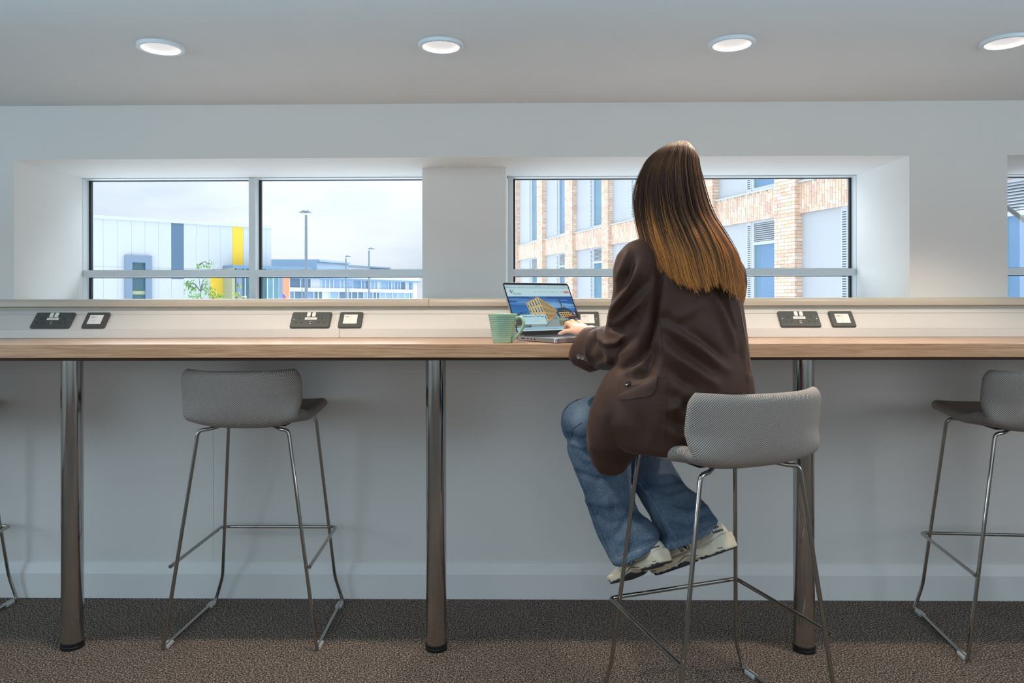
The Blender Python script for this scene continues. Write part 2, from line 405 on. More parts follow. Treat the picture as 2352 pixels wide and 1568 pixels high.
MB().box((XL-0.2, BACKY, -0.05), (XL, -0.7, 2.9)).box((XL-0.2, 0.7, -0.05), (XL, WT, 2.9)).box((XL-0.2, -0.7, -0.05), (XL, 0.7, 0.8)).box((XL-0.2, -0.7, 2.1), (XL, 0.7, 2.9)).build('wall_left', M_wall, kind='structure')
MB().box((XR, BACKY, -0.05), (XR+0.2, -0.7, 2.9)).box((XR, 0.7, -0.05), (XR+0.2, WT, 2.9)).box((XR, -0.7, -0.05), (XR+0.2, 0.7, 0.8)).box((XR, -0.7, 2.1), (XR+0.2, 0.7, 2.9)).build('wall_right', M_wall, kind='structure')
wf = MB(); ws = [(-4.1, -1.35), (-1.25, 1.5), (1.6, 4.4)]; xx = XL
for a, b in ws:
    wf.box((xx, BACKY-0.25, -0.05), (a, BACKY, 2.9)); wf.box((a, BACKY-0.25, -0.05), (b, BACKY, 0.6)); wf.box((a, BACKY-0.25, 2.5), (b, BACKY, 2.9)); xx = b
wf.box((xx, BACKY-0.25, -0.05), (XR, BACKY, 2.9)); wf.build('wall_front', M_wall, kind='structure')
# sill board of the window recess (a hair under eye level)
sb = MB(); sb.box((xa, YU+0.01, ZS-0.03), (pa, 3.24, ZS)); sb.box((pb, YU+0.01, ZS-0.03), (xb, 3.24, ZS)); sb.box((pa, YU+0.01, ZS-0.03), (pb, YP, ZS)); sb.box((xc, YU+0.01, ZS-0.03), (xd, 3.24, ZS))
sb.build('trim_2', M_frame, kind='structure')
# skirting
zs1 = 0.135; zs2 = 0.095
MB().prism([(YL, zs1), (YL-0.004, zs1), (YL-0.018, zs2), (YL-0.02, 0.0), (YL, 0.0)], XL, XR).build('baseboard_back', M_skirt, kind='structure')
# hairline joint of the lining board below the bench
xj = PY(490, 1100, YL).x
MB().box((xj-0.0004, YL-0.0006, PY(490, 1290, YL).z), (xj+0.0004, YL+0.001, PY(490, 985, YL).z)).build('trim_3', mat('hairline_joint', (176, 176, 174), 0.7), kind='structure')

# windows: frame, mullion, transom, panes -------------------------------------
YF = (ZH-H)*F/(V0-405); YG = YF+0.050
def window(name, x0, x1, mull, left_in=True, right_in=True):
    w = setting(name, ((x0+x1)/2, YF, ZS))
    zt0 = PY(1176, 634, YF).z; zt1 = PY(1176, 618, YF).z
    fw = 0.024
    fr = MB()
    fr.box((x0, YF, ZS), (x0+fw, YG+0.03, ZH)); fr.box((x1-fw, YF, ZS), (x1, YG+0.03, ZH))
    fr.box((x0+fw, YF, ZH-0.004), (x1-fw, YG+0.03, ZH)); fr.box((x0+fw, YF, ZS), (x1-fw, YG+0.03, ZS+0.003))
    bevel(fr.build('frame', M_frame, w), 0.0015)
    bevel(MB().box((x0+fw, YF-0.001, zt0), (x1-fw, YG+0.03, zt1)).build('transom', M_frame, w), 0.0015)
    cuts = [x0+fw]
    for mx in mull:
        bevel(MB().box((mx-0.0145, YF-0.002, ZS), (mx+0.0145, YG+0.03, ZH)).build('mullion', M_frame, w), 0.0015)
        cuts += [mx-0.0145, mx+0.0145]
    cuts += [x1-fw]
    for i in range(0, len(cuts), 2):
        for za, zb in ((ZS+0.003, zt0), (zt1, ZH-0.004)):
            g = MB(); a, b = cuts[i], cuts[i+1]; t = 0.009; y0, y1 = YG-0.004, YG+0.012; th = 0.003
            g.box((a, y0, za), (a+t, y1, zb)); g.box((b-t, y0, za), (b, y1, zb)); g.box((a+t, y0, za), (b-t, y1, za+th)); g.box((a+t, y0, zb-th), (b-t, y1, zb))
            gg = g.build('glazing_gasket', M_gasket, w)
            MB().box((a+t*0.5, YG, za+th*0.5), (b-t*0.5, YG+0.006, zb-th*0.5)).build('pane', M_glass, w)
    return w
xf0 = PY(178, 500, YF).x; xm = PY(579, 500, YF).x
# reveals splay slightly from the wall face to the frame
window('window_1', xf0, PY(992, 500, YF).x, [xm])
window('window_2', PY(1166, 500, YF).x, PY(1979, 500, YF).x, [])
window('window_3', PY(2282, 500, YF).x, xd, [])
fil = MB()
if xf0 > xa: fil.poly([(xa-0.001, YU+0.002, ZS), (xa-0.001, YU+0.002, ZH), (xf0, YF, ZH), (xf0, YF, ZS)])
xfr = PY(1979, 500, YF).x
fil.poly([(xb+0.001, YU+0.002, ZS), (xb+0.001, YU+0.002, ZH), (xfr, YF, ZH), (xfr, YF, ZS)])
for a, b in ((XL, xf0), (xfr, PY(2282, 500, YF).x)): fil.box((a, YF, ZS-0.03), (b, WT-0.001, ZH+0.001)) if b > a else None
fil.build('trim_4', M_wall, kind='structure')

# rail along the sill: bullnose with recessed shadow strip, two lengths meeting at a mitre
xr_j = PY(985, 690, 2.76).x
def railprof():
    yf = 2.756; zt = 1.1716; r = 0.016
    pr = [(YL, zt), (yf+r, zt)]
    for k in range(1, 9):
        a = pi/2+(pi*0.5)*k/8; pr.append((yf+r+r*cos(a), zt-r+r*sin(a)))
    pr += [(yf+0.001, zt-r-0.012), (yf+0.012, zt-0.031), (YL, zt-0.031)]
    return pr
tr1 = setting('trim_1', (0, 2.75, 1.15))
MB().prism(railprof(), XL, xr_j-0.0006).build('sill_rail', M_rail, tr1, smooth=30)
MB().prism(railprof(), xr_j+0.0006, XR).build('sill_rail', M_rail, tr1, smooth=30)
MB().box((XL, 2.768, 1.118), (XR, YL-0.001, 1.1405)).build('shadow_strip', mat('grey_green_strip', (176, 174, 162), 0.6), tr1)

# ================================================================== BENCH
ZB = 1.028; YBF = 2.33; YBB = 2.70
bench = thing('bench_worktop', 'long oak laminate bench worktop running along the wall below the windows on chrome legs', 'bench', (0, 2.5, ZB))
zb0 = PY(1176, 821, YBF).z
bevel(MB().box((XL+0.002, YBF, zb0), (XR-0.002, YL-0.002, ZB)).build('worktop', M_oak, bench), 0.0015)
zz = PY(1176, 828, YBF+0.04).z
MB().box((XL+0.002, YBF+0.075, zz-0.002), (XR-0.002, YBF+0.10, zb0)).build('subframe_rail', M_dark_under, bench)
yleg = 2.475
for u in (166.0, 1001.5, 1846.0, -690, 2690):
    x = PY(u, 1100, yleg).x
    lg = MB().lathe([(0.034, 0.022), (0.034, zb0-0.014)], 40, Matrix.Translation((x, yleg, 0)), cap=True).build('leg', M_legchrome, bench, smooth=True)
    MB().lathe([(0.033, 0.0), (0.0365, 0.001), (0.0365, 0.010), (0.0345, 0.012), (0.0365, 0.014), (0.0365, 0.022), (0.033, 0.024)], 40, Matrix.Translation((x, yleg, 0)), cap=True).build('foot_cap', M_black, lg, smooth=40)
    MB().lathe([(0.055, zb0-0.016), (0.056, zb0-0.013), (0.056, zb0-0.001)], 40, Matrix.Translation((x, yleg, 0)), cap=True).build('top_plate', M_black, lg, smooth=40)

# ================================================================== TRUNKING
tk = thing('dado_trunking', 'white plastic dado trunking with a sloping face running behind the bench', 'trunking', (0, 2.8, ZB))
zA = PY(1176, 775, 2.695).z; zA = max(zA, ZB+0.0005)
yB_, zB_ = 2.703, PY(1176, 755, 2.703).z
yC_, zC_ = 2.752, PY(1176, 717, 2.752).z
yD_, zD_ = 2.758, PY(1176, 712.5, 2.758).z
SLN = Vector((0, -(zC_-zB_), (yC_-yB_))).normalized()      # outward normal of the sloped face
SLU = Vector((0, yC_-yB_, zC_-zB_)).normalized()
jx = PY(779.5, 770, 2.70).x
for a, b in ((XL+0.003, jx-0.0006), (jx+0.0006, XR-0.003)):
    o = MB().prism([(2.697, zA), (yB_-0.002, zB_-0.001), (yB_+0.003, zB_+0.002), (YL-0.003, zB_+0.002), (YL-0.003, zA)], a, b).build('lower_cover', M_trunk, tk); bevel(o, 0.001)
for a, b in ((XL+0.003, jx-0.0246), (jx-0.024, XR-0.003)):
    L = SLU; base = Vector((0, yB_, zB_)); Ls = (Vector((0, yC_, zC_))-base).length
    def P2(s, n): q = base+SLU*s+SLN*n; return (q.y, q.z)
    e = 0.0085
    MB().prism([P2(0, 0), P2(0, 0.0012), P2(e, 0.0012), P2(e, -0.001), P2(e+0.001, -0.001), P2(e+0.001, 0.0), P2(Ls-e*0.9, 0.0), P2(Ls-e*0.9, -0.001), P2(Ls-e*0.8, -0.001), P2(Ls-e*0.8, 0.0012), (yD_, zD_), (YL-0.003, zD_), (YL-0.003, zB_+0.0025)], a, b).build('sloping_cover', M_trunk, tk)

# sockets: built flat, then laid on the slope
def slope_M(x, s):
    base = Vector((x, yB_, zB_))+SLU*s
    m = Matrix.Identity(4); m.col[0][:3] = (1, 0, 0); m.col[1][:3] = SLU; m.col[2][:3] = SLN; m.translation = base+SLN*0.0002
    return m
PLH = 0.0
def rrect(mb, w, h, r, z0, z1, M, cx=0, cy=0, k=5, inset=0.0):
    def ring(w, h, r, z):
        pts = []
        for (sx, sy, a0) in ((1, 1, 0), (-1, 1, pi/2), (-1, -1, pi), (1, -1, 3*pi/2)):
            for i in range(k+1):
                a = a0+pi/2*i/k; pts.append(M @ Vector((cx+sx*(w/2-r)+r*cos(a), cy+sy*(h/2-r)+r*sin(a), z)))
        return pts
    rs = [ring(w, h, r, z0), ring(w, h, r, z1-inset)]
    if inset > 0: rs.append(ring(w-2*inset, h-2*inset, max(r-inset, 0.0003), z1))
    else: rs[1] = ring(w, h, r, z1)
    mb.rings(rs); return mb
HPL = 0.5*(Vector((0, yC_-yB_, zC_-zB_)).length)
def double_socket(u, label):
    c = PY(u, 734.5, 2.728)
    M = slope_M(c.x, HPL)
    t = thing('double_socket', label, 'socket', (c.x, 2.728, 1.09), 0, 'double sockets set in the sloping trunking')
    sc = 2*HPL*0.93/0.086
    S = M @ Matrix.Diagonal((1, sc, 1, 1))
    rrect(MB(), 0.146, 0.086, 0.006, 0, 0.009, S, inset=0.0022).build('faceplate', M_plate, t, smooth=30)
    for sx in (-0.0095, 0.0095):
        rrect(MB(), 0.013, 0.024, 0.003, 0.008, 0.0135, S, sx, 0.0245, inset=0.001).build('rocker_switch', M_whitep, t, smooth=30)
    lb = rrect(MB(), 0.044, 0.0125, 0.0004, 0.0088, 0.0094, S, 0, 0.0045).build('paper_label', M_whitep, t)
    d = MB(); random.seed(3)
    for a, b in ((-0.015, -0.011), (-0.008, 0.0015), (0.0045, 0.0075), (0.0085, 0.011)):
        xx_ = a
        while xx_ < b: d.box((xx_, 0.0033, 0.0093), (xx_+0.0011, 0.0057, 0.0096), S); xx_ += 0.0017
    d.build('label_print', mat('label_ink', (110, 110, 112), 0.7), lb)
    for cx in (-0.042, 0.042):
        p = MB(); p.box((cx-0.002, 0.002, 0.0086), (cx+0.002, 0.0105, 0.0093), S)
        p.box((cx-0.0135, -0.0195, 0.0086), (cx-0.0065, -0.0155, 0.0093), S); p.box((cx+0.0065, -0.0195, 0.0086), (cx+0.0135, -0.0155, 0.0093), S)
        p.build('pin_slots', M_black, t)
    for cx in (-0.0625, 0.0625):
        MB().lathe([(0.0001, 0.0103), (0.0022, 0.010), (0.0024, 0.0088)], 14, S @ Matrix.Translation((cx, 0, 0))).build('screw', M_brass, t, smooth=True)
    for cy in (-0.0145, -0.0245):
        us = rrect(MB(), 0.0135, 0.0062, 0.0006, 0.0088, 0.0093, S, 0, cy).build('usb_port', M_black, t)
        MB().box((-0.004, cy-0.001, 0.0093), (0.0055, cy+0.0012, 0.0098), S).build('usb_tongue', M_whitep, us)
    return t
def data_plate(u, label):
    c = PY(u, 734.5, 2.728)
    M = slope_M(c.x, HPL); sc = 2*HPL*0.93/0.086; S = M @ Matrix.Diagonal((1, sc, 1, 1))
    t = thing('data_outlet', label, 'outlet', (c.x, 2.728, 1.09), 0, 'square data outlets set in the sloping trunking')
    rrect(MB(), 0.086, 0.086, 0.006, 0, 0.009, S, inset=0.0022).build('faceplate', M_plate, t, smooth=30)
    md = rrect(MB(), 0.050, 0.050, 0.001, 0.0085, 0.0105, S).build('module', M_whitep, t)
    g = mat('module_line', (150, 146, 142), 0.6)
    l = MB()
    l.box((0.0005, -0.024, 0.0104), (0.0009, 0.024, 0.0107), S)
    l.box((-0.022, 0.0165, 0.0104), (-0.001, 0.0169, 0.0107), S); l.box((-0.022, 0.0065, 0.0104), (-0.001, 0.0069, 0.0107), S)
    for a, b, c_, d_ in ((-0.019, -0.003, -0.004, -0.0036), (-0.019, -0.003, -0.019, -0.0186), (-0.019, -0.0186, -0.019, -0.0036), (-0.0034, -0.003, -0.019, -0.0036)): l.box((a, c_, 0.0104), (b, d_, 0.0107), S)
    l.build('shutter_outline', g, md)
    d = MB(); 
    for k in range(5): d.box((-0.019+k*0.0028, 0.0105, 0.0104), (-0.0175+k*0.0028, 0.0145, 0.0107), S)
    d.build('port_number', mat('port_ink', (70, 70, 74), 0.7), md)
    for cx in (-0.0335, 0.0335):
        MB().lathe([(0.0001, 0.0103), (0.0022, 0.010), (0.0024, 0.0088)], 14, S @ Matrix.Translation((cx, 0, 0))).build('screw', M_brass, t, smooth=True)
    return t
double_socket(123.5, 'double grey socket with white switches above the leftmost bench leg')
data_plate(222, 'square grey data outlet just right of the leftmost double socket')
double_socket(715, 'double grey socket above the empty stool, between two bench legs')
data_plate(806, 'square grey data outlet beside the trunking joint above the empty stool')
data_plate(1349, 'square grey data outlet half hidden behind the open laptop')
double_socket(1834.5, 'double grey socket above the bench leg right of the woman')
data_plate(1933, 'rightmost square grey data outlet, right of the seated woman')

# ================================================================== DOWNLIGHTS
YD = 2.15
def downlight(x, label):
    t = thing('ceiling_downlight', label, 'light', (x, YD, ZC), 0, 'round recessed downlights in the ceiling')
    T = Matrix.Translation((x, YD, ZC))
    MB().lathe([(0.0655, 0.0), (0.0660, -0.0060), (0.0640, -0.0090), (0.0540, -0.0092), (0.0530, -0.0080)], 48, T).build('trim_ring', M_trim, t, smooth=True)
    a = MB(); a.recalc = False
    a.lathe([(0.0532, -0.0085), (0.0505, -0.0005)], 48, T); a.build('lit_rim', M_lamp, t, smooth=True)
    a = MB(); a.recalc = False
    a.lathe([(0.0506, -0.0006), (0.0001, -0.0003)], 48, T); a.build('diffuser', M_diff, t, smooth=True)
    l = bpy.data.lights.new('downlight_lamp', 'SPOT'); l.energy = SPOT_POWER; l.color = SPOT_COL; l.spot_size = radians(106); l.spot_blend = 0.55; l.shadow_soft_size = 0.022
    lo = bpy.data.objects.new('downlight_lamp', l); COL.objects.link(lo); lo.location = (0, 0, -0.016); lo.parent = t
def cx_at(u, v): 
    return PZ(u, v, ZC-0.004).x
YD = PZ(1013, 105, ZC-0.004).y
for u, v, lb in ((369, 109, 'round white downlight, leftmost in the ceiling row'), (1013, 105, 'round white downlight left of the woman, second from the left'),
                 (1681, 100.5, 'round white downlight above the right of the woman, third from the left'), (2330, 86, 'round white downlight cut off by the right edge of the photo')):
    downlight(cx_at(u, v), lb)

# ================================================================== OUTSIDE
ZG = -4.2
MB().box((-70, 4.2, ZG-0.3), (60, 140, ZG)).build('ground', M_ground, kind='structure')

# ---- brick building on the right: facade plane X = AF - SF*Y
AF = 10.43; SF = 0.32; NL = sqrt(1+SF*SF)
TF = Vector((SF, -1, 0))/NL        # along the facade, towards the near end
NF = Vector((1, SF, 0))/NL         # away from the viewer
def f_at(u, off=0.0):              # facade coordinate s (metres) of an image column, on a plane set back by off
    d = rayd(u, 500); k = d.x/d.y; A = AF+off*NL
    Y = A/(k+SF); p = Vector((A-SF*Y, Y, 0)); return p.dot(TF)
O0 = Vector((AF/(1+SF*SF), AF*SF/(1+SF*SF), 0))      # foot of the perpendicular from the camera
def FP(s, off, z): return O0+TF*s+NF*off+Vector((0, 0, z))
def fz(u, v, off=0.0):
    d = rayd(u, v); k = d.x/d.y; A = AF+off*NL; Y = A/(k+SF); return H+d.z*(Y/d.y)
FM = Matrix.Identity(4); FM.col[0][:3] = TF; FM.col[1][:3] = NF; FM.col[2][:3] = (0, 0, 1); FM.translation = O0
zsill = fz(1835, 419.6, 0.1); zspb = fz(1841, 489, 0.11); zsill2 = zsill
bb = thing('brick_building', 'buff brick building with white window panels seen through the right window', 'building', FP(f_at(1800), 0.3, ZG), atan2(TF.y, TF.x))
BI = wmat(bb).inverted()
FL = BI @ FM                        # facade frame expressed in the building's local frame
piers = [(1177, 1185), (1232.7, 1245), (1297, 1314), (1381.5, 1396), (1488, 1506), (1605, 1636), (1778, 1825), (2026, 2095), (2411, 2520)]
ps = [(f_at(a), f_at(b)) for a, b in piers]
SB = 0.115; PB = 0.18; ZB0 = -0.6
BL, BH, BD = 0.215, 0.065, 0.05
jt = 0.010
def unit_brick(name, L, m):
    bm = MB(); bm.box((-L/2, -BD/2, -BH/2), (L/2, BD/2, BH/2)); me = bpy.data.meshes.new(name); me.from_pydata([tuple(v) for v in bm.v], [], bm.f); me.materials.append(m)
    me.update(); return me
BM = {}
cand = []; farb = [MB() for _ in range(5)]
rb = random.Random(11)
def brick(s, off, z, L, kind, mi, imp):
    cand.append((imp, s, off, z, L, kind, mi))
def lay_front(s0, s1, off, z0, z1, near):
    n = 0; z = z0
    while z < z1:
        s = s0-(0 if n % 2 == 0 else 0.1125)
        while s < s1-0.02:
            a = max(s, s0); b = min(s+BL, s1)
            if b-a > 0.04: brick((a+b)/2, off, z+BH/2, b-a, 'h', rb.randrange(5), near)
            s += BL+jt
        z += BH+jt; n += 1
def lay_return(s, off0, off1, z0, z1, near):
    z = z0; n = 0
    while z < z1:
        brick(s, (off0+off1)/2, z+BH/2, off1-off0-0.004, 'r', rb.randrange(5), near); z += BH+jt; n += 1
def lay_soldier(s0, s1, off, z0, z1, near):
    s = s0; n = 0
    while s < s1-0.03:
        z = z1+[0.0, -0.11, -0.03, -0.075][n % 4]*1.0
        z = z1 + (0.225 if [0.0, -0.11, -0.03, -0.075][n % 4] < 0 else 0) + [0.0, -0.11, -0.03, -0.075][n % 4]
        while z > z0+0.02:
            b = min(z, z1); a = max(z-BL, z0)
            if b-a > 0.02: brick(s+BH/2, off, (a+b)/2, b-a, 'v', rb.randrange(5), near)
            z -= BL+jt
        s += BH+jt; n += 1
back = MB(); panels = []
for i, (s0, s1) in enumerate(ps):
    D = abs(FP(s0, 0, 0).y)
    ztop = H+D*0.175+0.5
    near = 10 if i == 6 else (7 if i == 5 else (1 if i in (7, 8) else i))
    back.box((s0+0.006, 0.006, ZG), (s1-0.006, PB+0.3, max(ztop+0.3, 6.2)), FM)
    lay_front(s0, s1, BD/2, ZB0 if i < 7 else 1.1, ztop, near)
    lay_return(s1-BD/2+0.001, 0.052, PB+0.02, ZB0 if i < 7 else 1.1, ztop, near)
    if i+1 < len(ps):
        a, b = s1, ps[i+1][0]
        lay_soldier(a+0.002, b, SB+BD/2, zspb, zsill, 9 if i == 6 else (8 if i == 5 else (1 if i > 6 else i)))
        back.box((a-0.01, SB+0.007, zspb+0.004), (b+0.01, PB+0.3, zsill-0.004), FM)
back.build('mortar_backing', M_mortar, bb)
cand.sort(key=lambda c: -c[0])
def vis_rank(c):
    p = FP(c[1], c[2], c[3]); u, v = proj(p)
    return (402 < v < 690) and (1177 < u < 1952 or u > 2310)
vis = [c for c in cand if vis_rank(c)]; inv = [c for c in cand if not vis_rank(c)]
for k, (imp, s, off, z, L, kind, mi) in enumerate(vis+inv):
    jig = rb.uniform(-0.002, 0.003)
    if k < 298:
        Lq = round(L, 2)
        key = (Lq if kind != 'r' else ('r', Lq), mi)
        if key not in BM: BM[key] = unit_brick('brick', L, M_bricks[mi])
        o = bpy.data.objects.new('brick', BM[key]); COL.objects.link(o); o.parent = bb
        M = FL @ Matrix.Translation((s, off+jig, z))
        if kind == 'v': M = M @ Matrix.Rotation(pi/2, 4, 'Y')
        if kind == 'r': M = M @ Matrix.Rotation(pi/2, 4, 'Z')
        o.location = M.to_translation(); o.rotation_euler = M.to_euler()
    else:
        T = FM @ Matrix.Translation((s, off+jig, z))
        h = {'h': (L/2, BD/2, BH/2), 'v': (BH/2, BD/2, L/2), 'r': (BD/2, L/2, BH/2)}[kind]
        farb[mi].box((-h[0], -h[1], -h[2]), h, T)
allb = MB()
for mi, m in enumerate(farb):
    n = len(allb.v); allb.v += m.v; allb.f += [tuple(i+n for i in f) for f in m.f]; allb.mi += [mi]*len(m.f)
allb.build('distant_bricks', M_bricks, bb, kind='stuff')
zlou = fz(1750, 556, PB)
zup = 9.8
for i in range(len(ps)-1):
    a, b = ps[i][1], ps[i+1][0]; W = b-a
    up = max(H+abs(FP(a, 0, 0).y)*0.175+0.6, 6.0)
    if i <= 6 or True:
        sl = MB().box((a-0.0, SB-0.035, zsill), (b, PB+0.05, zsill+0.035), FM).build('metal_sill', M_bmetal, bb)
    for z0, z1, lou in ((ZB0, zspb, True), (zsill+0.035, up, False)):
        pe = a+W*0.485; se = pe+W*0.075; fe = se+W*0.03
        MB().box((a, PB, z0), (pe, PB+0.05, z1), FM).build('wall_panel', M_bpanel, bb)
        st = MB().box((pe+0.004, PB-0.012, z0), (se, PB+0.05, z1-0.0), FM).build('vent_strip', M_bmetal, bb)
        sm = MB(); z = z0+0.09
        while z < z1-0.08:
            sm.box((pe+W*0.014, PB-0.0135, z), (se-W*0.012, PB-0.0125, z+0.022), FM); z += 0.047
        sm.build('vent_slots', M_slot, st, kind='stuff')
        wn = MB(); t = 0.03
        zt = z1 if not lou else z1
        wn.box((se, PB, z0), (fe, PB+0.07, z1), FM); wn.box((b-t, PB, z0), (b, PB+0.07, z1), FM)
        wn.box((fe, PB, z1-0.05), (b-t, PB+0.07, z1), FM); wn.box((fe, PB, z0), (b-t, PB+0.07, z0+0.09), FM)
        if lou: wn.box((fe, PB, zlou-0.05), (b-t, PB+0.07, zlou+0.02), FM)
        wo_ = wn.build('window_frame', M_bmetal, bb)
        MB().box((fe, PB+0.045, z0+0.09), (b-t, PB+0.055, (zlou-0.05) if lou else z1-0.05), FM).build('window_pane', M_paleglass if i % 2 else M_tealglass, wo_)
        MB().box((fe+W*0.02, PB+0.043, z0+0.09), (fe+W*0.075, PB+0.0445, (zlou-0.05) if lou else z1-0.05), FM).build('window_edge_band', M_tealglass if i % 2 else M_paleglass, wo_)
        if lou:
            z = zlou+0.045
            MB().box((fe, PB+0.05, zlou+0.02), (b-t, PB+0.055, z1-0.05), FM).build('louvre_back', M_slot, wo_)
            while z < z1-0.06:
                lv = MB(); lv.rings([[FM @ Vector(q) for q in ((x, PB+0.008, z-0.012), (x, PB+0.045, z+0.022), (x, PB+0.045, z+0.028), (x, PB+0.008, z-0.004))] for x in (fe, b-t)])
                lv.build('louvre_blade', M_bmetal, wo_); z += 0.0455
MB().box((ps[0][0]-0.2, PB+0.3, ZG), (ps[-1][1]+0.5, PB+4, 11.0), FM).build('building_core', M_bpanel, bb)

# ---- white clad warehouse on the left
W0 = PY(218, 496, 57.0); W1 = PY(623, 522, 66.0)
WT_ = Vector((W1.x-W0.x, W1.y-W0.y, 0)).normalized(); WN = Vector((-WT_.y, WT_.x, 0))
if WN.y < 0: WN = -WN
WO = Vector((W1.x, W1.y, 0))
def ws_(u):
    d = rayd(u, 560); # intersect with the facade plane
    t = WO.dot(WN)/Vector((d.x, d.y, 0)).dot(WN); return (Vector((d.x, d.y, 0))*t-WO).dot(WT_)
def wz_(u, v):
    d = rayd(u, v); t = WO.dot(WN)/Vector((d.x, d.y, 0)).dot(WN); return H+d.z*t
WM = Matrix.Identity(4); WM.col[0][:3] = WT_; WM.col[1][:3] = WN; WM.col[2][:3] = (0, 0, 1); WM.translation = WO
wz1 = wz_(623, 524)
wh = thing('warehouse', 'white metal-clad warehouse with one blue-grey and one yellow vertical stripe, behind the left window', 'building', (WO+WT_*-8+Vector((0, 0, ZG))), 0)
MB().box((ws_(120)-2, 0.06, ZG), (0, 20, wz1-0.1), WM).build('building_core', M_clad, wh)
edges = [120, 145, 175, 206, 237, 270, 302, 333, 364, 393.5, 422, 451, 479, 506, 533.6, 559, 585, 611, 623.5]
zlow = wz_(400, 616)
for i in range(len(edges)-1):
    a, b = ws_(edges[i])+0.006, ws_(edges[i+1])-0.006
    if i == len(edges)-2: b = 0
    m = M_cladblue if i == 9 else (M_cladyel if i == 14 else M_clad)
    z0 = zlow+0.01 if not i == 9 else wz_(400, 640)
    MB().box((a, 0, z0), (b, 0.07, wz1-0.02), WM).build('cladding_panel', m, wh)
    MB().box((a, 0, ZG+0.3), (b, 0.07, z0-0.02), WM).build('cladding_panel', M_clad, wh)
MB().box((ws_(120)-2, -0.10, wz1-0.05), (0.1, 0.3, wz1+0.20), WM).build('roof_coping', M_bmetal, wh)
a, b = ws_(285.5), ws_(347)
pt = MB(); i0, i1 = ws_(302), ws_(332); zt = wz_(316, 587); zi = wz_(316, 603)
pt.box((a, -0.3, ZG), (i0, 0.05, zt), WM); pt.box((i1, -0.3, ZG), (b, 0.05, zt), WM); pt.box((i0, -0.3, zi), (i1, 0.05, zt), WM)
po = pt.build('window_surround', M_portal, wh)
MB().box((i0, -0.05, ZG+0.5), (i1, -0.01, zi), WM).build('window_pane', M_darkglass, po)
MB().box((i0, -0.09, wz_(316, 676)), (i1, -0.03, wz_(316, 668)), WM).build('window_spandrel', M_cladolive, po)
MB().box((ws_(482), -0.04, ZG), (ws_(511), 0.0, wz_(500, 634)), WM).build('cladding_panel', M_cladyel, wh)
en = MB(); et = -3.0
e0 = ws_(511); 
MB().box((ws_(511), -2.6, wz_(560, 619)), (ws_(624)+2.6, 0, wz_(560, 612)), WM).build('canopy_fascia', M_fardark, wh)
MB().box((ws_(511), -2.4, ZG), (ws_(511)+0.25, 0, wz_(560, 619)), WM).build('entrance_side_wall', M_cladolive, wh)
MB().box((ws_(520), -2.5, ZG), (ws_(533), -2.3, wz_(560, 619)), WM).build('entrance_pier', M_portal, wh)
MB().box((ws_(616), -2.5, ZG), (ws_(624), -2.3, wz_(560, 619)), WM).build('entrance_pier', M_portal, wh)
gz = [533, 540, 557, 575, 590, 603, 616]
for i in range(len(gz)-1):
    MB().box((ws_(gz[i])+0.03, -2.42, ZG), (ws_(gz[i+1])-0.03, -2.38, wz_(560, 619)), WM).build('entrance_pane', M_darkglass if i < 4 else M_tealglass, wh)
    MB().box((ws_(gz[i+1])-0.04, -2.46, ZG), (ws_(gz[i+1])+0.04, -2.37, wz_(560, 619)), WM).build('entrance_mullion', M_bmetal, wh)

# ---- long low shed roofline far behind
def far_slab(u0, v0, u1, v1, Y0, Y1, vb):
    a = PY(u0, v0, Y0); b = PY(u1, v1, Y1); return a, b
sh = thing('long_shed', 'long slate-blue and white shed whose roofline slopes down behind the lamp posts', 'building', PY(700, 640, 150)+Vector((0, 0, 0)))
segs = [(612, 707, 1), (707, 721, 0), (721, 727, 1), (727, 762, 0), (762, 792, 1), (792, 845, 0), (845, 895, 1)]
def sY(u): return 118+ (u-612)*0.30
def sv(u): return 600.5+(u-612)*0.0585 if u < 900 else 617
for a, b, d in segs:
    A_, B_ = PY(a, sv(a), sY(a)), PY(b, sv(b), sY(b))
    dx = (B_-A_); nrm = Vector((-dx.y, dx.x, 0)).normalized(); nrm = nrm if nrm.y > 0 else -nrm
    m = MB(); zb_ = H-1.5
    m.rings([[A_, Vector((A_.x, A_.y, zb_)), Vector((A_.x, A_.y, zb_))+nrm*8, A_+nrm*8], [B_, Vector((B_.x, B_.y, zb_)), Vector((B_.x, B_.y, zb_))+nrm*8, B_+nrm*8]])
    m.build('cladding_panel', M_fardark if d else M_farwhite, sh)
    c = MB(); U = Vector((0, 0, 0.35))
    c.rings([[A_-nrm*0.4, A_-nrm*0.4+U, A_+nrm*8.4+U, A_+nrm*8.4], [B_-nrm*0.4, B_-nrm*0.4+U, B_+nrm*8.4+U, B_+nrm*8.4]]).build('roof_edge', M_fardark, sh)

# ---- terracotta block and long white office with two rows of windows
tb = thing('terracotta_block', 'terracotta clad block with a logo flag sign in front, left end of the white offices', 'building', PY(645, 686, 84)+Vector((0, 0, -4)))
a, b, c = PY(626, 637, 90), PY(638, 636, 84), PY(665, 638, 86)
m = MB(); zb_ = ZG
def zdown(p): return Vector((p.x, p.y, zb_))
m.rings([[a, b, c, c+Vector((-1, 3, 0))], [zdown(a), zdown(b), zdown(c), zdown(c)+Vector((-1, 3, 0))]]).build('block_body', M_terra, tb)
for k in range(1, 3):
    z = b.z-k*1.25
    m = MB(); q = 0.03
    m.box((b.x, b.y-q, z-0.02), (c.x, b.y-q+0.02, z+0.02)); m.build('cladding_joint', mat('terracotta_joint', (200, 136, 100), 0.8), tb)
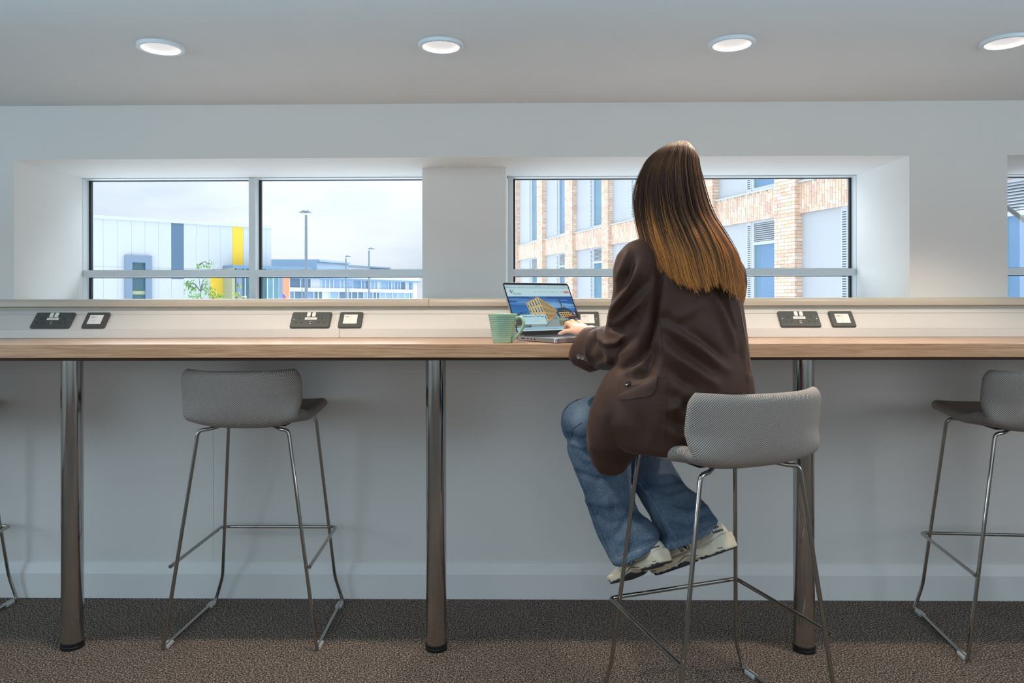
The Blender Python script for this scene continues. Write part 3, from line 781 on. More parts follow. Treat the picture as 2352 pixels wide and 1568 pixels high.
# street sign in front of the block: a white post and a blue and red emblem
sg = thing('flag_sign', 'white post with a blue and red emblem in front of the terracotta block', 'sign', PY(638.5, 690, 80)+Vector((0, 0, -5)))
p = PY(638.5, 666, 80)
MB().tube([(p.x, 80, ZG), (p.x, 80, p.z)], 0.045, 10).build('post', M_farwhite, sg)
p1, p2, p3, p4 = PY(647, 671, 80), PY(656.5, 681, 80), PY(648.5, 683, 80), PY(650, 686, 80)
def plate(pts, name, m_, par, th=0.06):
    mb = MB(); mb.rings([[Vector(q) for q in pts], [Vector(q)+Vector((0, th, 0)) for q in pts]]); return mb.build(name, m_, par)
plate([PY(647, 670.5, 80), PY(657, 682, 80), PY(648.5, 682.5, 80)], 'blue_emblem', mat('emblem_blue', (44, 84, 190), 0.5), sg)
plate([PY(648.5, 683, 80), PY(656.5, 682.5, 80), PY(653, 690, 80), PY(649, 694, 80)], 'red_emblem', mat('emblem_red', (226, 60, 84), 0.5), sg)
of = thing('white_office_block', 'long white office building with two rows of pale blue windows, far behind the left window', 'building', PY(800, 680, 100)+Vector((0, 0, -5)))
OA = PY(665, 636.5, 92); OB = PY(957, 648, 121)
OT = Vector((OB.x-OA.x, OB.y-OA.y, 0)); OLn = OT.length; OT.normalize(); ON = Vector((-OT.y, OT.x, 0)); ON = ON if ON.y > 0 else -ON
OMx = Matrix.Identity(4); OMx.col[0][:3] = OT; OMx.col[1][:3] = ON; OMx.col[2][:3] = (0, 0, 1); OMx.translation = Vector((OA.x, OA.y, 0))
zt = OA.z
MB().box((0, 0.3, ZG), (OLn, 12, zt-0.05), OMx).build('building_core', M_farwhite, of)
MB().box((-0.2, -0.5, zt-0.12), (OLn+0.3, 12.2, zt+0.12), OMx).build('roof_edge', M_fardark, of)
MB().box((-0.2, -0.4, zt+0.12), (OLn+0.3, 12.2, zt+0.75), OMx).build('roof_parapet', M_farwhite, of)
def oz(v): 
    d = rayd(670, v); t = OA.y/d.y; return H+d.z*t
z1a, z1b, z2a = oz(640), oz(659.5), oz(669)
MB().box((0, 0.0, z2a), (OLn, 0.32, z1b), OMx).build('white_band', M_farwhite, of)
MB().box((OLn-1.2, -0.05, ZG), (OLn, 0.32, zt), OMx).build('end_wall', M_farwhite, of)
rw = random.Random(5)
for za, zb_ in ((z1b, zt-0.12), (ZG+1.0, z2a)):
    s = 0.1
    while s < OLn-1.8:
        wd = rw.choice((0.9, 1.5, 2.1)); e = min(s+wd, OLn-1.4)
        fr = MB().box((s, 0.12, za), (s+0.14, 0.32, zb_), OMx).build('window_post', M_farwhite, of)
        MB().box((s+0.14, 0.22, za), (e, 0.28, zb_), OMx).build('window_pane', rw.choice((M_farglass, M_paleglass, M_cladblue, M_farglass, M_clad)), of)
        s = e

# ---- lamp posts
def lamp_post(u, vtop, Y, r, heads, label):
    p = PY(u, vtop, Y); t = thing('street_lamp', label, 'street lamp', (p.x, Y, ZG), 0, 'lamp posts outside the left window')
    MB().tube([(p.x, Y, ZG), (p.x, Y, ZG+(p.z-ZG)*0.45), (p.x, Y, p.z-0.1)], [r*1.35, r*1.2, r*0.8], 12).build('pole', M_pole, t, smooth=True)
    for sgn, ln in heads:
        h = MB(); L = ln
        h.rings([[Vector((p.x+sgn*x, Y+dy, p.z+z)) for dy, z in ((-wd, 0.0), (wd, 0.0), (wd*0.7, th), (-wd*0.7, th))] for x, wd, th in ((-0.05, 0.06, 0.08), (0.15*L, 0.08, 0.10), (0.35*L, 0.16, 0.13), (L, 0.14, 0.05))])
        h.build('lamp_head', M_pole, t)
lamp_post(703, 489, 36, 0.075, ((1, 0.26), (-1, 0.30)), 'tallest twin-headed grey street lamp in the middle of the left window')
lamp_post(794.5, 590, 62, 0.075, ((1, 0.42),), 'small grey street lamp between the tall lamp and the rightmost one')
lamp_post(847.5, 572.5, 55, 0.075, ((1, 0.42),), 'rightmost grey street lamp, near the white pier')
lamp_post(801, 651, 80, 0.05, ((1, 0.3), (-1, 0.25)), 'shortest pale lamp post in front of the white offices')
lamp_post(693.5, 633, 80, 0.05, (), 'plain pale post just left of the tall street lamp')

# ---- young trees
def leaf_tree(u, vtop, Y, crown, seed, mleaf, label, nleaf, lsz):
    rt = random.Random(seed); p = PY(u, vtop, Y)
    t = thing('young_birch', label, 'tree', (p.x, Y, ZG))
    tr = [Vector((p.x+0.12*sin(k*1.3)*0.5, Y+0.05*cos(k), ZG+(p.z-ZG)*k/8)) for k in range(9)]
    b = MB().tube(tr, [0.05-0.0055*k for k in range(9)], 8)
    pts = []
    for (cu, cv, ru, rv, n) in crown:
        c = PY(cu, cv, Y); base = min(tr, key=lambda q: abs(q.z-(c.z-0.3)))
        mid = (base+c)/2+Vector((0, 0, 0.12))
        b.tube([base, mid, c], [0.02, 0.013, 0.006], 6)
        for _ in range(n):
            a = rt.gauss(0, 0.5)*ru*Y/F; bq = rt.gauss(0, 0.5)*rv*Y/F; cq = rt.gauss(0, 0.5)*ru*Y/F
            pts.append(c+Vector((a, cq, bq)))
    b.build('trunk', M_bark, t, smooth=True)
    lf = MB()
    for q in pts:
        R = Matrix.Rotation(rt.uniform(0, 6.3), 3, 'Z') @ Matrix.Rotation(rt.uniform(-1.3, 1.3), 3, 'X'); s = lsz*rt.uniform(0.6, 1.3)
        ps_ = [q+R @ Vector(v_)*s for v_ in ((0, -1, 0), (0.55, -0.2, 0.12), (0.35, 0.5, 0.08), (0, 1, 0), (-0.35, 0.5, 0.08), (-0.55, -0.2, 0.12))]
        lf.poly(ps_)
    lf.recalc = False
    lf.build('leaves', mleaf, t, kind='stuff')
leaf_tree(458, 612, 24, [(470, 611, 16, 6, 60), (483, 606, 9, 7, 30), (455, 614, 7, 3, 14), (436, 652, 12, 12, 80), (441, 664, 13, 12, 80), (430, 650, 6, 6, 20), (474, 654, 9, 14, 50), (482, 668, 14, 14, 90), (492, 682, 14, 8, 60), (505, 682, 10, 8, 40), (452, 682, 18, 8, 60), (470, 640, 8, 6, 20)], 3, M_leaf, 'young green birch with loose leaves in front of the warehouse', 0, 0.042)
leaf_tree(549, 655, 22, [(548, 657, 5, 5, 16), (541, 677, 8, 6, 34), (556, 684, 12, 5, 30)], 8, M_leafy, 'small yellow-green sapling in front of the warehouse entrance glass', 0, 0.042)
# trees reflected by, and standing across from, the entrance glass
def dense_tree(x, y, h, r, seed, label):
    rt = random.Random(seed); t = thing('bushy_tree', label, 'tree', (x, y, ZG))
    MB().tube([(x, y, ZG), (x, y, ZG+h*0.6)], [0.2, 0.1], 8).build('trunk', M_bark, t)
    l = MB(); l.recalc = False
    for _ in range(900):
        a = rt.uniform(0, 6.28); zz_ = rt.uniform(-1, 1); rr = sqrt(1-zz_*zz_)*r*rt.uniform(0.7, 1)
        q = Vector((x+rr*cos(a), y+rr*sin(a), ZG+h*0.65+zz_*h*0.35)); R = Matrix.Rotation(rt.uniform(0, 6.3), 3, 'Z') @ Matrix.Rotation(rt.uniform(0, 3), 3, 'X')
        l.poly([q+R @ Vector(v_)*0.28 for v_ in ((-1, -1, 0), (1, -1, 0), (1, 1, 0), (-1, 1, 0))])
    l.build('leaves', M_leaf, t, kind='stuff')

# diagonal steel strut outside the right-hand window
p0, p1_ = PY(2285, 455, 4.3), PY(2395, 538, 4.3)
st = MB().tube([p0, p1_], 0.013, 12); so = st.build('strut', mat('grey_steel_strut', (92, 94, 92), 0.5), None)
so['label'] = 'diagonal grey steel strut crossing the rightmost window'; so['category'] = 'strut'

# ================================================================== STOOLS
def stool_proto(label):
    t = thing('bar_stool', label, 'stool', (0, 0, 0), 0, 'grey twill bar stools with chrome sled frames')
    # shell grid: u across (-1..1), v along: front edge -> seat -> bend -> top of the back
    prof = [(0.212, 0.756, 0.190), (0.200, 0.764, 0.194), (0.180, 0.769, 0.196), (0.145, 0.770, 0.198), (0.09, 0.765, 0.199), (0.03, 0.759, 0.199), (-0.04, 0.753, 0.198),
            (-0.10, 0.749, 0.196), (-0.150, 0.751, 0.193), (-0.184, 0.766, 0.192), (-0.200, 0.795, 0.197), (-0.209, 0.835, 0.200), (-0.216, 0.875, 0.200), (-0.222, 0.910, 0.199), (-0.224, 0.933, 0.198)]
    # resample with catmull-rom for smoothness
    def cr_(P, n):
        out = []
        for i in range(len(P)-1):
            p0, p1, p2, p3 = P[max(i-1, 0)], P[i], P[i+1], P[min(i+2, len(P)-1)]
            for k in range(n):
                t_ = k/n; out.append(tuple(0.5*((2*p1[j])+(-p0[j]+p2[j])*t_+(2*p0[j]-5*p1[j]+4*p2[j]-p3[j])*t_*t_+(-p0[j]+3*p1[j]-3*p2[j]+p3[j])*t_**3) for j in range(3)))
        out.append(P[-1]); return out
    P = cr_(prof, 6); NU = 36
    Ls = [0.0]
    for i in range(1, len(P)): Ls.append(Ls[-1]+sqrt((P[i][0]-P[i-1][0])**2+(P[i][1]-P[i-1][1])**2))
    T = Ls[-1]
    G = []; US = []
    for i, (y, z, hw) in enumerate(P):
        row = []; v = Ls[i]/T
        backness = min(1, max(0, (z-0.745)/0.10)) if i > len(P)*0.55 else 0.0
        backness = backness*backness*(3-2*backness); seatness = 1-backness
        fr = max(0, 1-Ls[i]/0.05); tp = max(0, 1-(T-Ls[i])/0.030)
        hwc = hw-0.040*(1-sqrt(max(0, 1-fr*fr)))-0.028*(1-sqrt(max(0, 1-tp*tp)))
        for j in range(NU+1):
            u = sin(pi/2*(-1+2*j/NU)); au = abs(u)
            yy = y+backness*(0.050*au**2.6)                  # wings wrap forward
            zz_ = z+0.006*au**4*seatness
            if i > len(P)*0.3: zz_ += 0.034*au**3*exp(-((v-0.60)/0.11)**2)      # belly of the shell
            row.append(Vector((u*hwc, yy, zz_)))
            if i == 0: US.append(u)
        G.append(row)
    def nrm_at(i, j):
        a = G[min(i+1, len(P)-1)][j]-G[max(i-1, 0)][j]; c = G[i][min(j+1, NU)]-G[i][max(j-1, 0)]
        n = c.cross(a); return n.normalized() if n.length > 1e-9 else Vector((0, 0, 1))
    def sub(i0, i1, name, thick):
        bm = bmesh.new(); uvl = bm.loops.layers.uv.new('UVMap'); sides = []
        for sg in (1, -1):
            gr = []
            for i in range(i0, i1+1):
                row = []
                for j in range(NU+1):
                    d = min((1-abs(US[j]))*P[i][2], Ls[i], T-Ls[i]); e = max(0.0, 1-d/0.020); h = thick/2*sqrt(max(0, 1-e*e))
                    if j in (0, NU) or Ls[i] == 0 or i == len(P)-1: h = 0.0
                    p = G[i][j]+nrm_at(i, j)*h*sg
                    if h == 0.0 and sg == -1: row.append(sides[0][i-i0][j])
                    else: row.append(bm.verts.new(p))
                gr.append(row)
            sides.append(gr)
        for sg, gr in enumerate(sides):
            for i in range(len(gr)-1):
                for j in range(NU):
                    q = (gr[i][j], gr[i][j+1], gr[i+1][j+1], gr[i+1][j])
                    if sg: q = q[::-1]
                    if len(set(q)) < 3: continue
                    try: f = bm.faces.new(q)
                    except ValueError: continue
                    f.smooth = True; ids = ((i, j), (i, j+1), (i+1, j+1), (i+1, j)); ids = ids[::-1] if sg else ids
                    for l, (ii, jj) in zip(f.loops, ids): l[uvl].uv = (US[jj]*P[i0+ii][2], Ls[i0+ii])
        for i in (0, len(sides[0])-1):                       # close the seam edge between seat and back
            for j in range(NU):
                q = [sides[0][i][j], sides[0][i][j+1], sides[1][i][j+1], sides[1][i][j]]; q2 = []
                for x in q:
                    if x not in q2: q2.append(x)
                if len(q2) >= 3:
                    try: bm.faces.new(q2)
                    except ValueError: pass
        bmesh.ops.recalc_face_normals(bm, faces=bm.faces)
        me = bpy.data.meshes.new(name); bm.to_mesh(me); bm.free(); me.materials.append(M_fabric)
        o = bpy.data.objects.new(name, me); COL.objects.link(o); o.parent = t
        return o
    ib = next(i for i in range(len(P)) if i > 40 and P[i][0] < -0.150)
    sub(0, ib, 'seat', 0.036); sub(ib, len(P)-1, 'backrest', 0.036)
    MB().box((-0.13, -0.12, 0.7345), (0.13, 0.10, 0.7445)).build('seat_base', M_black, t)
    R = 0.0062
    for sx in (-1, 1):
        MB().tube(smoothpath([(sx*0.06, -0.105, 0.744), (sx*0.120, -0.150, 0.730), (sx*0.153, -0.160, 0.727), (sx*0.257, -0.196, 0.0085)], 0.02), R, 14).build('rear_leg', M_chrome, t, smooth=True)
        MB().tube(smoothpath([(sx*0.02, 0.105, 0.731), (sx*0.164, 0.130, 0.731), (sx*0.218, 0.200, 0.098), (sx*0.246, 0.204, 0.0085)], 0.025), R, 14).build('front_leg', M_chrome, t, smooth=True)
        MB().tube([(sx*0.257, -0.198, 0.0085), (sx*0.244, 0.198, 0.0085)], R, 14).build('sled_bar', M_chrome, t, smooth=True)
        for yy in (-0.165, 0.160):
            xx_ = sx*(0.257-(yy+0.198)/0.396*0.013)
            g = MB().box((xx_-0.011, yy-0.022, 0.0), (xx_+0.011, yy+0.022, 0.0125)).build('floor_glide', M_glide, t); bevel(g, 0.003, 3)
    MB().tube(smoothpath([(-0.233, -0.195, 0.279), (-0.222, 0.203, 0.290), (0.222, 0.203, 0.290), (0.233, -0.195, 0.279)], 0.016), 0.0062, 14).build('footrest', M_chrome, t, smooth=True)
    return t
s0 = stool_proto('empty grey fabric bar stool in front of the bench, between the two left legs')
s0.location = (-0.942, 2.648, 0)
STW = (0.534, 2.066, 0); STA = radians(20.5)
s1 = copy_tree(s0); s1.location = STW; s1.rotation_euler = (0, 0, STA); s1['label'] = 'light grey bar stool the woman is sitting on'
s2 = copy_tree(s0); s2.location = (1.700, 2.575, 0); s2.rotation_euler = (0, 0, radians(-4)); s2['label'] = 'empty grey bar stool cut off by the right edge of the photo'
s3 = copy_tree(s0); s3.location = (-2.215, 2.65, 0); s3['label'] = 'bar stool at the left edge of the photo, only its chrome front leg in view'

# ================================================================== MUG
mc = PZ(1154, 789, ZB); mx_, my_ = mc.x, 2.395
mug = thing('mug', 'ribbed mint green mug standing on the bench beside the laptop', 'mug', (mx_, my_, ZB))
T = Matrix.Translation((mx_, my_, ZB+0.0003))
pr = [(0.0005, 0.0), (0.031, 0.0), (0.0325, 0.0015)]
hm = 0.0925; n = 150
for k in range(1, n+1):
    z = 0.0015+(hm-0.0015)*k/n; t_ = z/hm
    r = 0.0325+0.0150*t_**1.15
    if 0.10 < t_ < 0.97: 
        ph = (t_-0.10)/0.87*12.5; r += 0.00085*(1-abs(2*(ph % 1)-1)*1.0)**1.3*1.2
    pr.append((r, z))
r1 = pr[-1][0]
pr += [(r1-0.0012, hm+0.0010), (r1-0.0030, hm), (r1-0.0045, hm-0.01), (0.031, 0.006), (0.0005, 0.004)]
MB().lathe(pr, 64, T).build('mug_body', M_mug, mug, smooth=60)
hd = []
ha = radians(-25)
for (r, z) in ((0.041, 0.070), (0.050, 0.079), (0.060, 0.083), (0.070, 0.078), (0.0745, 0.066), (0.072, 0.052), (0.063, 0.037), (0.052, 0.025), (0.042, 0.017), (0.0355, 0.010)):
    hd.append(T @ Vector((r*cos(ha), r*sin(ha), z)))
def catm(P, n=5):
    P = [Vector(p) for p in P]; out = []
    for i in range(len(P)-1):
        a, b, c, d = P[max(i-1, 0)], P[i], P[i+1], P[min(i+2, len(P)-1)]
        for k in range(n):
            t = k/n; out.append(0.5*((2*b)+(c-a)*t+(2*a-5*b+4*c-d)*t*t+(3*b-a-3*c+d)*t**3))
    out.append(P[-1]); return out
MB().tube(catm(hd, 4), 0.0052, 14).build('handle', M_mug, mug, smooth=True)

# ================================================================== LAPTOP
LA = radians(36)
LR = Vector((cos(LA), sin(LA), 0)); LB = Vector((-sin(LA), cos(LA), 0))      # right, back
fl = PZ(1277, 788, ZB+0.001); LW, LDp, LT = 0.298, 0.213, 0.0135
LO = Vector((fl.x, fl.y, ZB))
LM = Matrix.Identity(4); LM.col[0][:3] = LR; LM.col[1][:3] = LB; LM.col[2][:3] = (0, 0, 1); LM.translation = LO+Vector((0, 0, 0.002))
lap = thing('laptop', 'open silver laptop on the bench showing a website with a yellow brick building', 'laptop', tuple(LO), LA)
o = rrect(MB(), LW, LDp, 0.012, 0, LT, LM, LW/2, LDp/2, inset=0.0015).build('base', M_alu, lap, smooth=30)
ftm = MB()
for a, b in ((0.03, 0.03), (LW-0.03, 0.03), (0.03, LDp-0.03), (LW-0.03, LDp-0.03)): ftm.lathe([(0.007, 0.0005), (0.008, -0.002)], 16, LM @ Matrix.Translation((a, b, 0)), cap=True)
ftm.build('rubber_feet', M_black, lap)
kb = MB().box((0.018, 0.095, LT), (LW-0.018, LDp-0.012, LT+0.0004), LM).build('keyboard_well', M_black, lap)
Mkey = mat('black_key', (30, 31, 34), 0.4)
for r in range(6):
    yk = 0.098+r*0.0172
    nk = 14; kw = (LW-0.042)/nk
    if r == 0:
        spans = [(0, 1), (1, 2), (2, 3), (3, 4), (4, 9.5), (9.5, 10.5), (10.5, 11.5), (11.5, 12.5), (12.5, 14)]
    else: spans = [(k, k+1) for k in range(nk)]
    for a, b in spans:
        rrect(MB(), (b-a)*kw-0.0022, 0.0148 if r < 5 else 0.0105, 0.0015, LT+0.0004, LT+0.0014, LM, 0.021+(a+b)/2*kw, yk+(0.0074 if r < 5 else 0.0055), k=2).build('key', Mkey, kb)
rrect(MB(), 0.115, 0.070, 0.003, LT, LT+0.0003, LM, LW/2, 0.048).build('trackpad', mat('trackpad_glass', (160, 162, 168), 0.2, metal=0.6), lap)
pm = MB()
for a, b, zc in ((LDp-0.046, LDp-0.026, 0.0022), (LDp-0.068, LDp-0.058, 0.0018), (LDp-0.088, LDp-0.078, 0.0018), (LDp-0.104, LDp-0.099, 0.0026)):
    pm.box((-0.0004, a, LT*0.5-zc), (0.0008, b, LT*0.5+zc), LM)
pm.build('ports', M_black, lap)
tilt = radians(27)     # lid leans back beyond vertical
LS = LM @ Matrix.Translation((0, LDp-0.004, LT+0.001)) @ Matrix.Rotation(pi/2-tilt, 4, 'X')   # lid frame: x right, y up the lid, z towards viewer
LH = 0.204
rrect(MB(), LW, LH, 0.011, -0.005, 0.0, LS, LW/2, LH/2+0.001, inset=0.0005).build('lid', M_alu, lap, smooth=30)
rrect(MB(), LW-0.003, LH-0.003, 0.010, 0.0, 0.0006, LS, LW/2, LH/2+0.001).build('bezel', mat('black_bezel', (24, 20, 24), 0.25), lap)
MB().tube([LS @ Vector((0.03, -0.001, -0.002)), LS @ Vector((LW-0.03, -0.001, -0.002))], 0.004, 12).build('hinge', M_black, lap, smooth=True)
# --- what the screen shows
sx0, sx1, sy0, sy1 = 0.0065, LW-0.0065, 0.0155, LH-0.0085
SW, SH_ = sx1-sx0, sy1-sy0
smats = []; sidx = {}
def sm_(c, e=0.95):
    if c not in sidx:
        m = mat('screen_light_%03d_%03d_%03d' % c, c, 0.25, var=0, emit=c, estr=e)
        bs = m.node_tree.nodes['Principled BSDF']; bs.inputs['Base Color'].default_value = (0.01, 0.01, 0.01, 1)
        sidx[c] = len(smats); smats.append(m)
    return sidx[c]
scr = MB(); scr.recalc = True; layer = [0]
def sp(x, y, zl): return LS @ Vector((sx0+x*SW, sy0+(1-y)*SH_, 0.0007+zl*0.00003))
def spoly(pts, c, dz=None):
    layer[0] += 0.035
    scr.cur = sm_(c); scr.poly([sp(x, y, layer[0] if dz is None else dz) for x, y in pts])
def srect(x0, y0, x1, y1, c): spoly([(x0, y0), (x1, y0), (x1, y1), (x0, y1)], c)
PAGE = (176, 208, 216)
srect(0, 0, 1, 1, PAGE)
srect(0, 0, 1, 0.042, (166, 196, 206)); srect(0, 0.042, 1, 0.078, (158, 188, 198))
for i, x in enumerate((0.06, 0.2, 0.36, 0.52, 0.67)):
    srect(x, 0.045, x+0.135, 0.075, (166, 196, 206))
rs_ = random.Random(4)
for i, (x, c) in enumerate(((0.055, (70, 120, 220)), (0.215, (50, 50, 50)), (0.372, (90, 140, 230)), (0.53, (220, 60, 80)), (0.685, (220, 110, 60)), (0.86, (220, 80, 90)), (0.022, (50, 110, 170)))):
    srect(x, 0.052, x+0.010, 0.068, c)
    if x > 0.03: 
        xx_ = x+0.017
        while xx_ < x+0.115 and xx_ < 0.96: ww = rs_.uniform(0.006, 0.02); srect(xx_, 0.056, xx_+ww, 0.065, (120, 146, 158)); xx_ += ww+0.004
for x in (0.02, 0.045, 0.068, 0.10, 0.28, 0.67, 0.69, 0.89, 0.915, 0.94, 0.965): srect(x, 0.016, x+0.010, 0.028, (110, 140, 150))
srect(0.46, 0.017, 0.56, 0.027, (120, 150, 160))
# logo: folded square speech mark
spoly([(0.058, 0.115), (0.068, 0.105), (0.068, 0.150), (0.058, 0.158)], (200, 60, 80)); spoly([(0.068, 0.105), (0.105, 0.105), (0.098, 0.115), (0.070, 0.115)], (70, 120, 80))
spoly([(0.105, 0.105), (0.110, 0.115), (0.110, 0.158), (0.100, 0.150), (0.098, 0.115)], (90, 190, 170)); spoly([(0.058, 0.158), (0.068, 0.150), (0.100, 0.150), (0.110, 0.158), (0.078, 0.166), (0.068, 0.190)], (40, 60, 70))
spoly([(0.055, 0.125), (0.06, 0.118), (0.06, 0.16), (0.055, 0.155)], (60, 40, 50))
# photograph on the page: sky, clouds, paving
py0, py1 = 0.255, 0.925
def pp(x, y): return (x, py0+(py1-py0)*y)
def ppoly(pts, c): spoly([pp(x, y) for x, y in pts], c)
nb = 16
for j in range(nb):
    t = j/nb; c = (int(14+20*t), int(74+50*t), int(140+48*t)); ppoly([(0, j/nb*0.72), (1, j/nb*0.72), (1, (j+1)/nb*0.72+0.002), (0, (j+1)/nb*0.72+0.002)], c)
for (cx, cy, rx, ry, c) in ((0.2, 0.14, 0.25, 0.045, (70, 122, 176)), (0.30, 0.22, 0.2, 0.03, (96, 146, 192)), (0.15, 0.27, 0.18, 0.04, (60, 120, 180)), (0.72, 0.10, 0.22, 0.035, (62, 116, 172)), (0.62, 0.2, 0.2, 0.06, (84, 136, 186)), (0.80, 0.25, 0.22, 0.05, (112, 160, 200)), (0.9, 0.33, 0.14, 0.03, (90, 146, 196)), (0.66, 0.32, 0.16, 0.04, (120, 166, 204)), (0.45, 0.05, 0.15, 0.03, (44, 104, 164))):
    ppoly([(max(0, min(1, cx+rx*cos(a*pi/9))), max(0.005, cy+ry*sin(a*pi/9)+0.10*(cx-0.5+rx*cos(a*pi/9)))) for a in range(18)], c)
ppoly([(0, 0.70), (1, 0.68), (1, 1), (0, 1)], (112, 128, 130))
ppoly([(0.3, 0.80), (1, 0.70), (1, 1), (0.2, 1)], (136, 150, 150))
ppoly([(0, 0.66), (0.25, 0.70), (0.22, 1.0), (0, 1.0)], (66, 58, 48)); ppoly([(0, 0.55), (0.1, 0.58), (0.2, 0.64), (0.2, 0.72), (0, 0.72)], (30, 34, 44))
ppoly([(0.84, 0.50), (1, 0.50), (1, 0.74), (0.78, 0.72)], (46, 44, 46))
GOLD = (206, 172, 108); GOLD2 = (182, 148, 92)
A0, A1, A2, A3 = (0.245, 0.225), (0.455, 0.015), (0.500, 0.825), (0.325, 0.62)     # left face corners
ppoly([A0, A1, (0.515, 0.80), (0.275, 0.70)], GOLD)
B1, B2, B3 = (0.70, 0.435), (0.665, 0.655), (0.515, 0.80)
ppoly([A1, B1, B2, B3], GOLD2)
def bil(q00, q10, q11, q01, s, t): 
    return tuple((q00[i]*(1-s)+q10[i]*s)*(1-t)+(q01[i]*(1-s)+q11[i]*s)*t for i in range(2))
rw = random.Random(2)
for c_ in range(5):
    for r_ in range(4):
        s0_, s1_ = (c_+0.24)/5, (c_+0.86)/5; t0_, t1_ = ((r_-0.28)/3.2, (r_+0.42)/3.2)
        if r_ == 0: t0_, t1_ = 0.035, 0.06
        if r_ > 0: t0_, t1_ = 0.09+(r_-1)*0.315, 0.09+(r_-1)*0.315+0.235
        t1_ = min(t1_, 0.99)
        q = [bil(A0, A1, (0.515, 0.80), (0.275, 0.70), s, t) for s, t in ((s0_, t0_), (s1_, t0_), (s1_, t1_), (s0_, t1_))]
        ppoly(q, (92, 74, 56) if r_ == 0 else (30, 52, 62))
        if r_ > 0:
            sm1 = s1_-0.055; q = [bil(A0, A1, (0.515, 0.80), (0.275, 0.70), s, t) for s, t in ((sm1, t0_), (s1_, t0_), (s1_, t1_), (sm1, t1_))]
            ppoly(q, (150, 190, 206))
            q = [bil(A0, A1, (0.515, 0.80), (0.275, 0.70), s, t) for s, t in ((s0_+0.02, t0_+0.04), (sm1-0.01, t0_+0.04), (sm1-0.01, t0_+0.13), (s0_+0.02, t0_+0.13))]
            ppoly(q, rw.choice(((90, 160, 130), (60, 96, 96), (40, 60, 66))))
for c_ in range(12):
    for r_ in range(3):
        f0 = 1-(1-(c_+0.2)/12)**1.5; f1 = 1-(1-(c_+0.75)/12)**1.5
        t0_, t1_ = 0.09+r_*0.31, 0.09+r_*0.31+0.23
        q = [bil(A1, B1, B2, B3, s, t) for s, t in ((f0, t0_), (f1, t0_), (f1, t1_), (f0, t1_))]
        ppoly(q, (46, 62, 74)); 
        q = [bil(A1, B1, B2, B3, s, t) for s, t in ((f0+(f1-f0)*0.7, t0_), (f1, t0_), (f1, t1_), (f0+(f1-f0)*0.7, t1_))]
        ppoly(q, (160, 150, 110))
# pavilion
ppoly([(0.70, 0.44), (0.83, 0.37), (0.92, 0.48), (0.92, 0.51), (0.83, 0.43), (0.70, 0.475)], (36, 30, 34)); ppoly([(0.73, 0.47), (0.84, 0.44), (0.90, 0.51), (0.90, 0.54), (0.73, 0.51)], (50, 76, 88))
ppoly([(0.70, 0.50), (0.72, 0.485), (0.92, 0.53), (0.93, 0.56), (0.72, 0.53)], (36, 30, 34)); ppoly([(0.715, 0.53), (0.86, 0.52), (0.92, 0.56), (0.92, 0.66), (0.74, 0.71)], (196, 164, 104))
for k in range(5): ppoly([(0.735+k*0.035, 0.56), (0.76+k*0.035, 0.555), (0.762+k*0.035, 0.605), (0.738+k*0.035, 0.61)], (40, 54, 60)); ppoly([(0.745+k*0.035, 0.63), (0.768+k*0.035, 0.625), (0.77+k*0.035, 0.67), (0.748+k*0.035, 0.675)], (44, 60, 66))
ppoly([(0.79, 0.655), (0.985, 0.64), (0.985, 0.66), (0.79, 0.68)], (190, 108, 44))
for k in range(6): ppoly([(0.80+k*0.034, 0.68), (0.806+k*0.034, 0.68), (0.812+k*0.034, 0.80), (0.804+k*0.034, 0.80)], (60, 54, 54))
ppoly([(0.86, 0.70), (0.93, 0.70), (0.96, 0.77), (0.83, 0.78)], (50, 44, 50))
ppoly([(0.93, 0.50), (0.965, 0.49), (0.985, 0.64), (0.955, 0.65)], (60, 80, 160)); ppoly([(0.94, 0.52), (0.96, 0.52), (0.968, 0.57), (0.948, 0.57)], (200, 80, 90)); ppoly([(0.952, 0.56), (0.97, 0.56), (0.974, 0.60), (0.956, 0.60)], (210, 220, 230))
ppoly([(0.67, 0.52), (0.70, 0.50), (0.725, 0.68), (0.70, 0.71)], (60, 66, 40))
ppoly([(0.43, 0.99), (0.56, 0.80), (0.566, 0.80), (0.445, 0.99)], (60, 66, 70)); ppoly([(0.66, 0.63), (0.67, 0.63), (0.69, 0.73), (0.68, 0.73)], (190, 214, 226))
rw = random.Random(9)
for _ in range(80):
    x = 0.79+rw.gauss(0, 0.035); y = rw.uniform(0.05, 0.47); wdt = 0.010*(1-abs(y-0.3)); x = 0.79+(x-0.79)*(0.3+y*1.8)
    ppoly([(x, y), (x+wdt, y+0.01), (x+wdt*0.4, y+0.03)], (38, 40, 48))
ppoly([(0.785, 0.1), (0.789, 0.1), (0.795, 0.5), (0.787, 0.5)], (40, 40, 46))
for _ in range(60):
    x = rw.uniform(0.08, 0.2); y = 0.62-rw.random()*0.12; ppoly([(x, y), (x+0.012, y+0.015), (x+0.002, y+0.035)], (34, 40, 50))
for _ in range(220):
    x = 0.80+rw.uniform(-0.13, 0.12); y = 0.90+rw.uniform(-0.07, 0.08); c = rw.choice(((120, 112, 50), (150, 138, 66), (84, 70, 36), (60, 46, 34))); ppoly([(x, y), (x+0.012, y-0.004), (x+0.004, y-0.04)], c)
for _ in range(90):
    x = 0.92+rw.uniform(-0.08, 0.08); y = 0.86+rw.uniform(-0.06, 0.06); ppoly([(x, y), (x+0.015, y-0.004), (x+0.006, y-0.03)], rw.choice(((54, 44, 44), (40, 36, 40))))
ppoly([(0.0, 0.95), (0.22, 0.93), (0.22, 0.955), (0.03, 0.99)], (120, 140, 150))
srect(0, 0.925, 1, 0.975, (146, 186, 202)); srect(0.1, 0.965, 0.62, 0.972, (90, 120, 150))
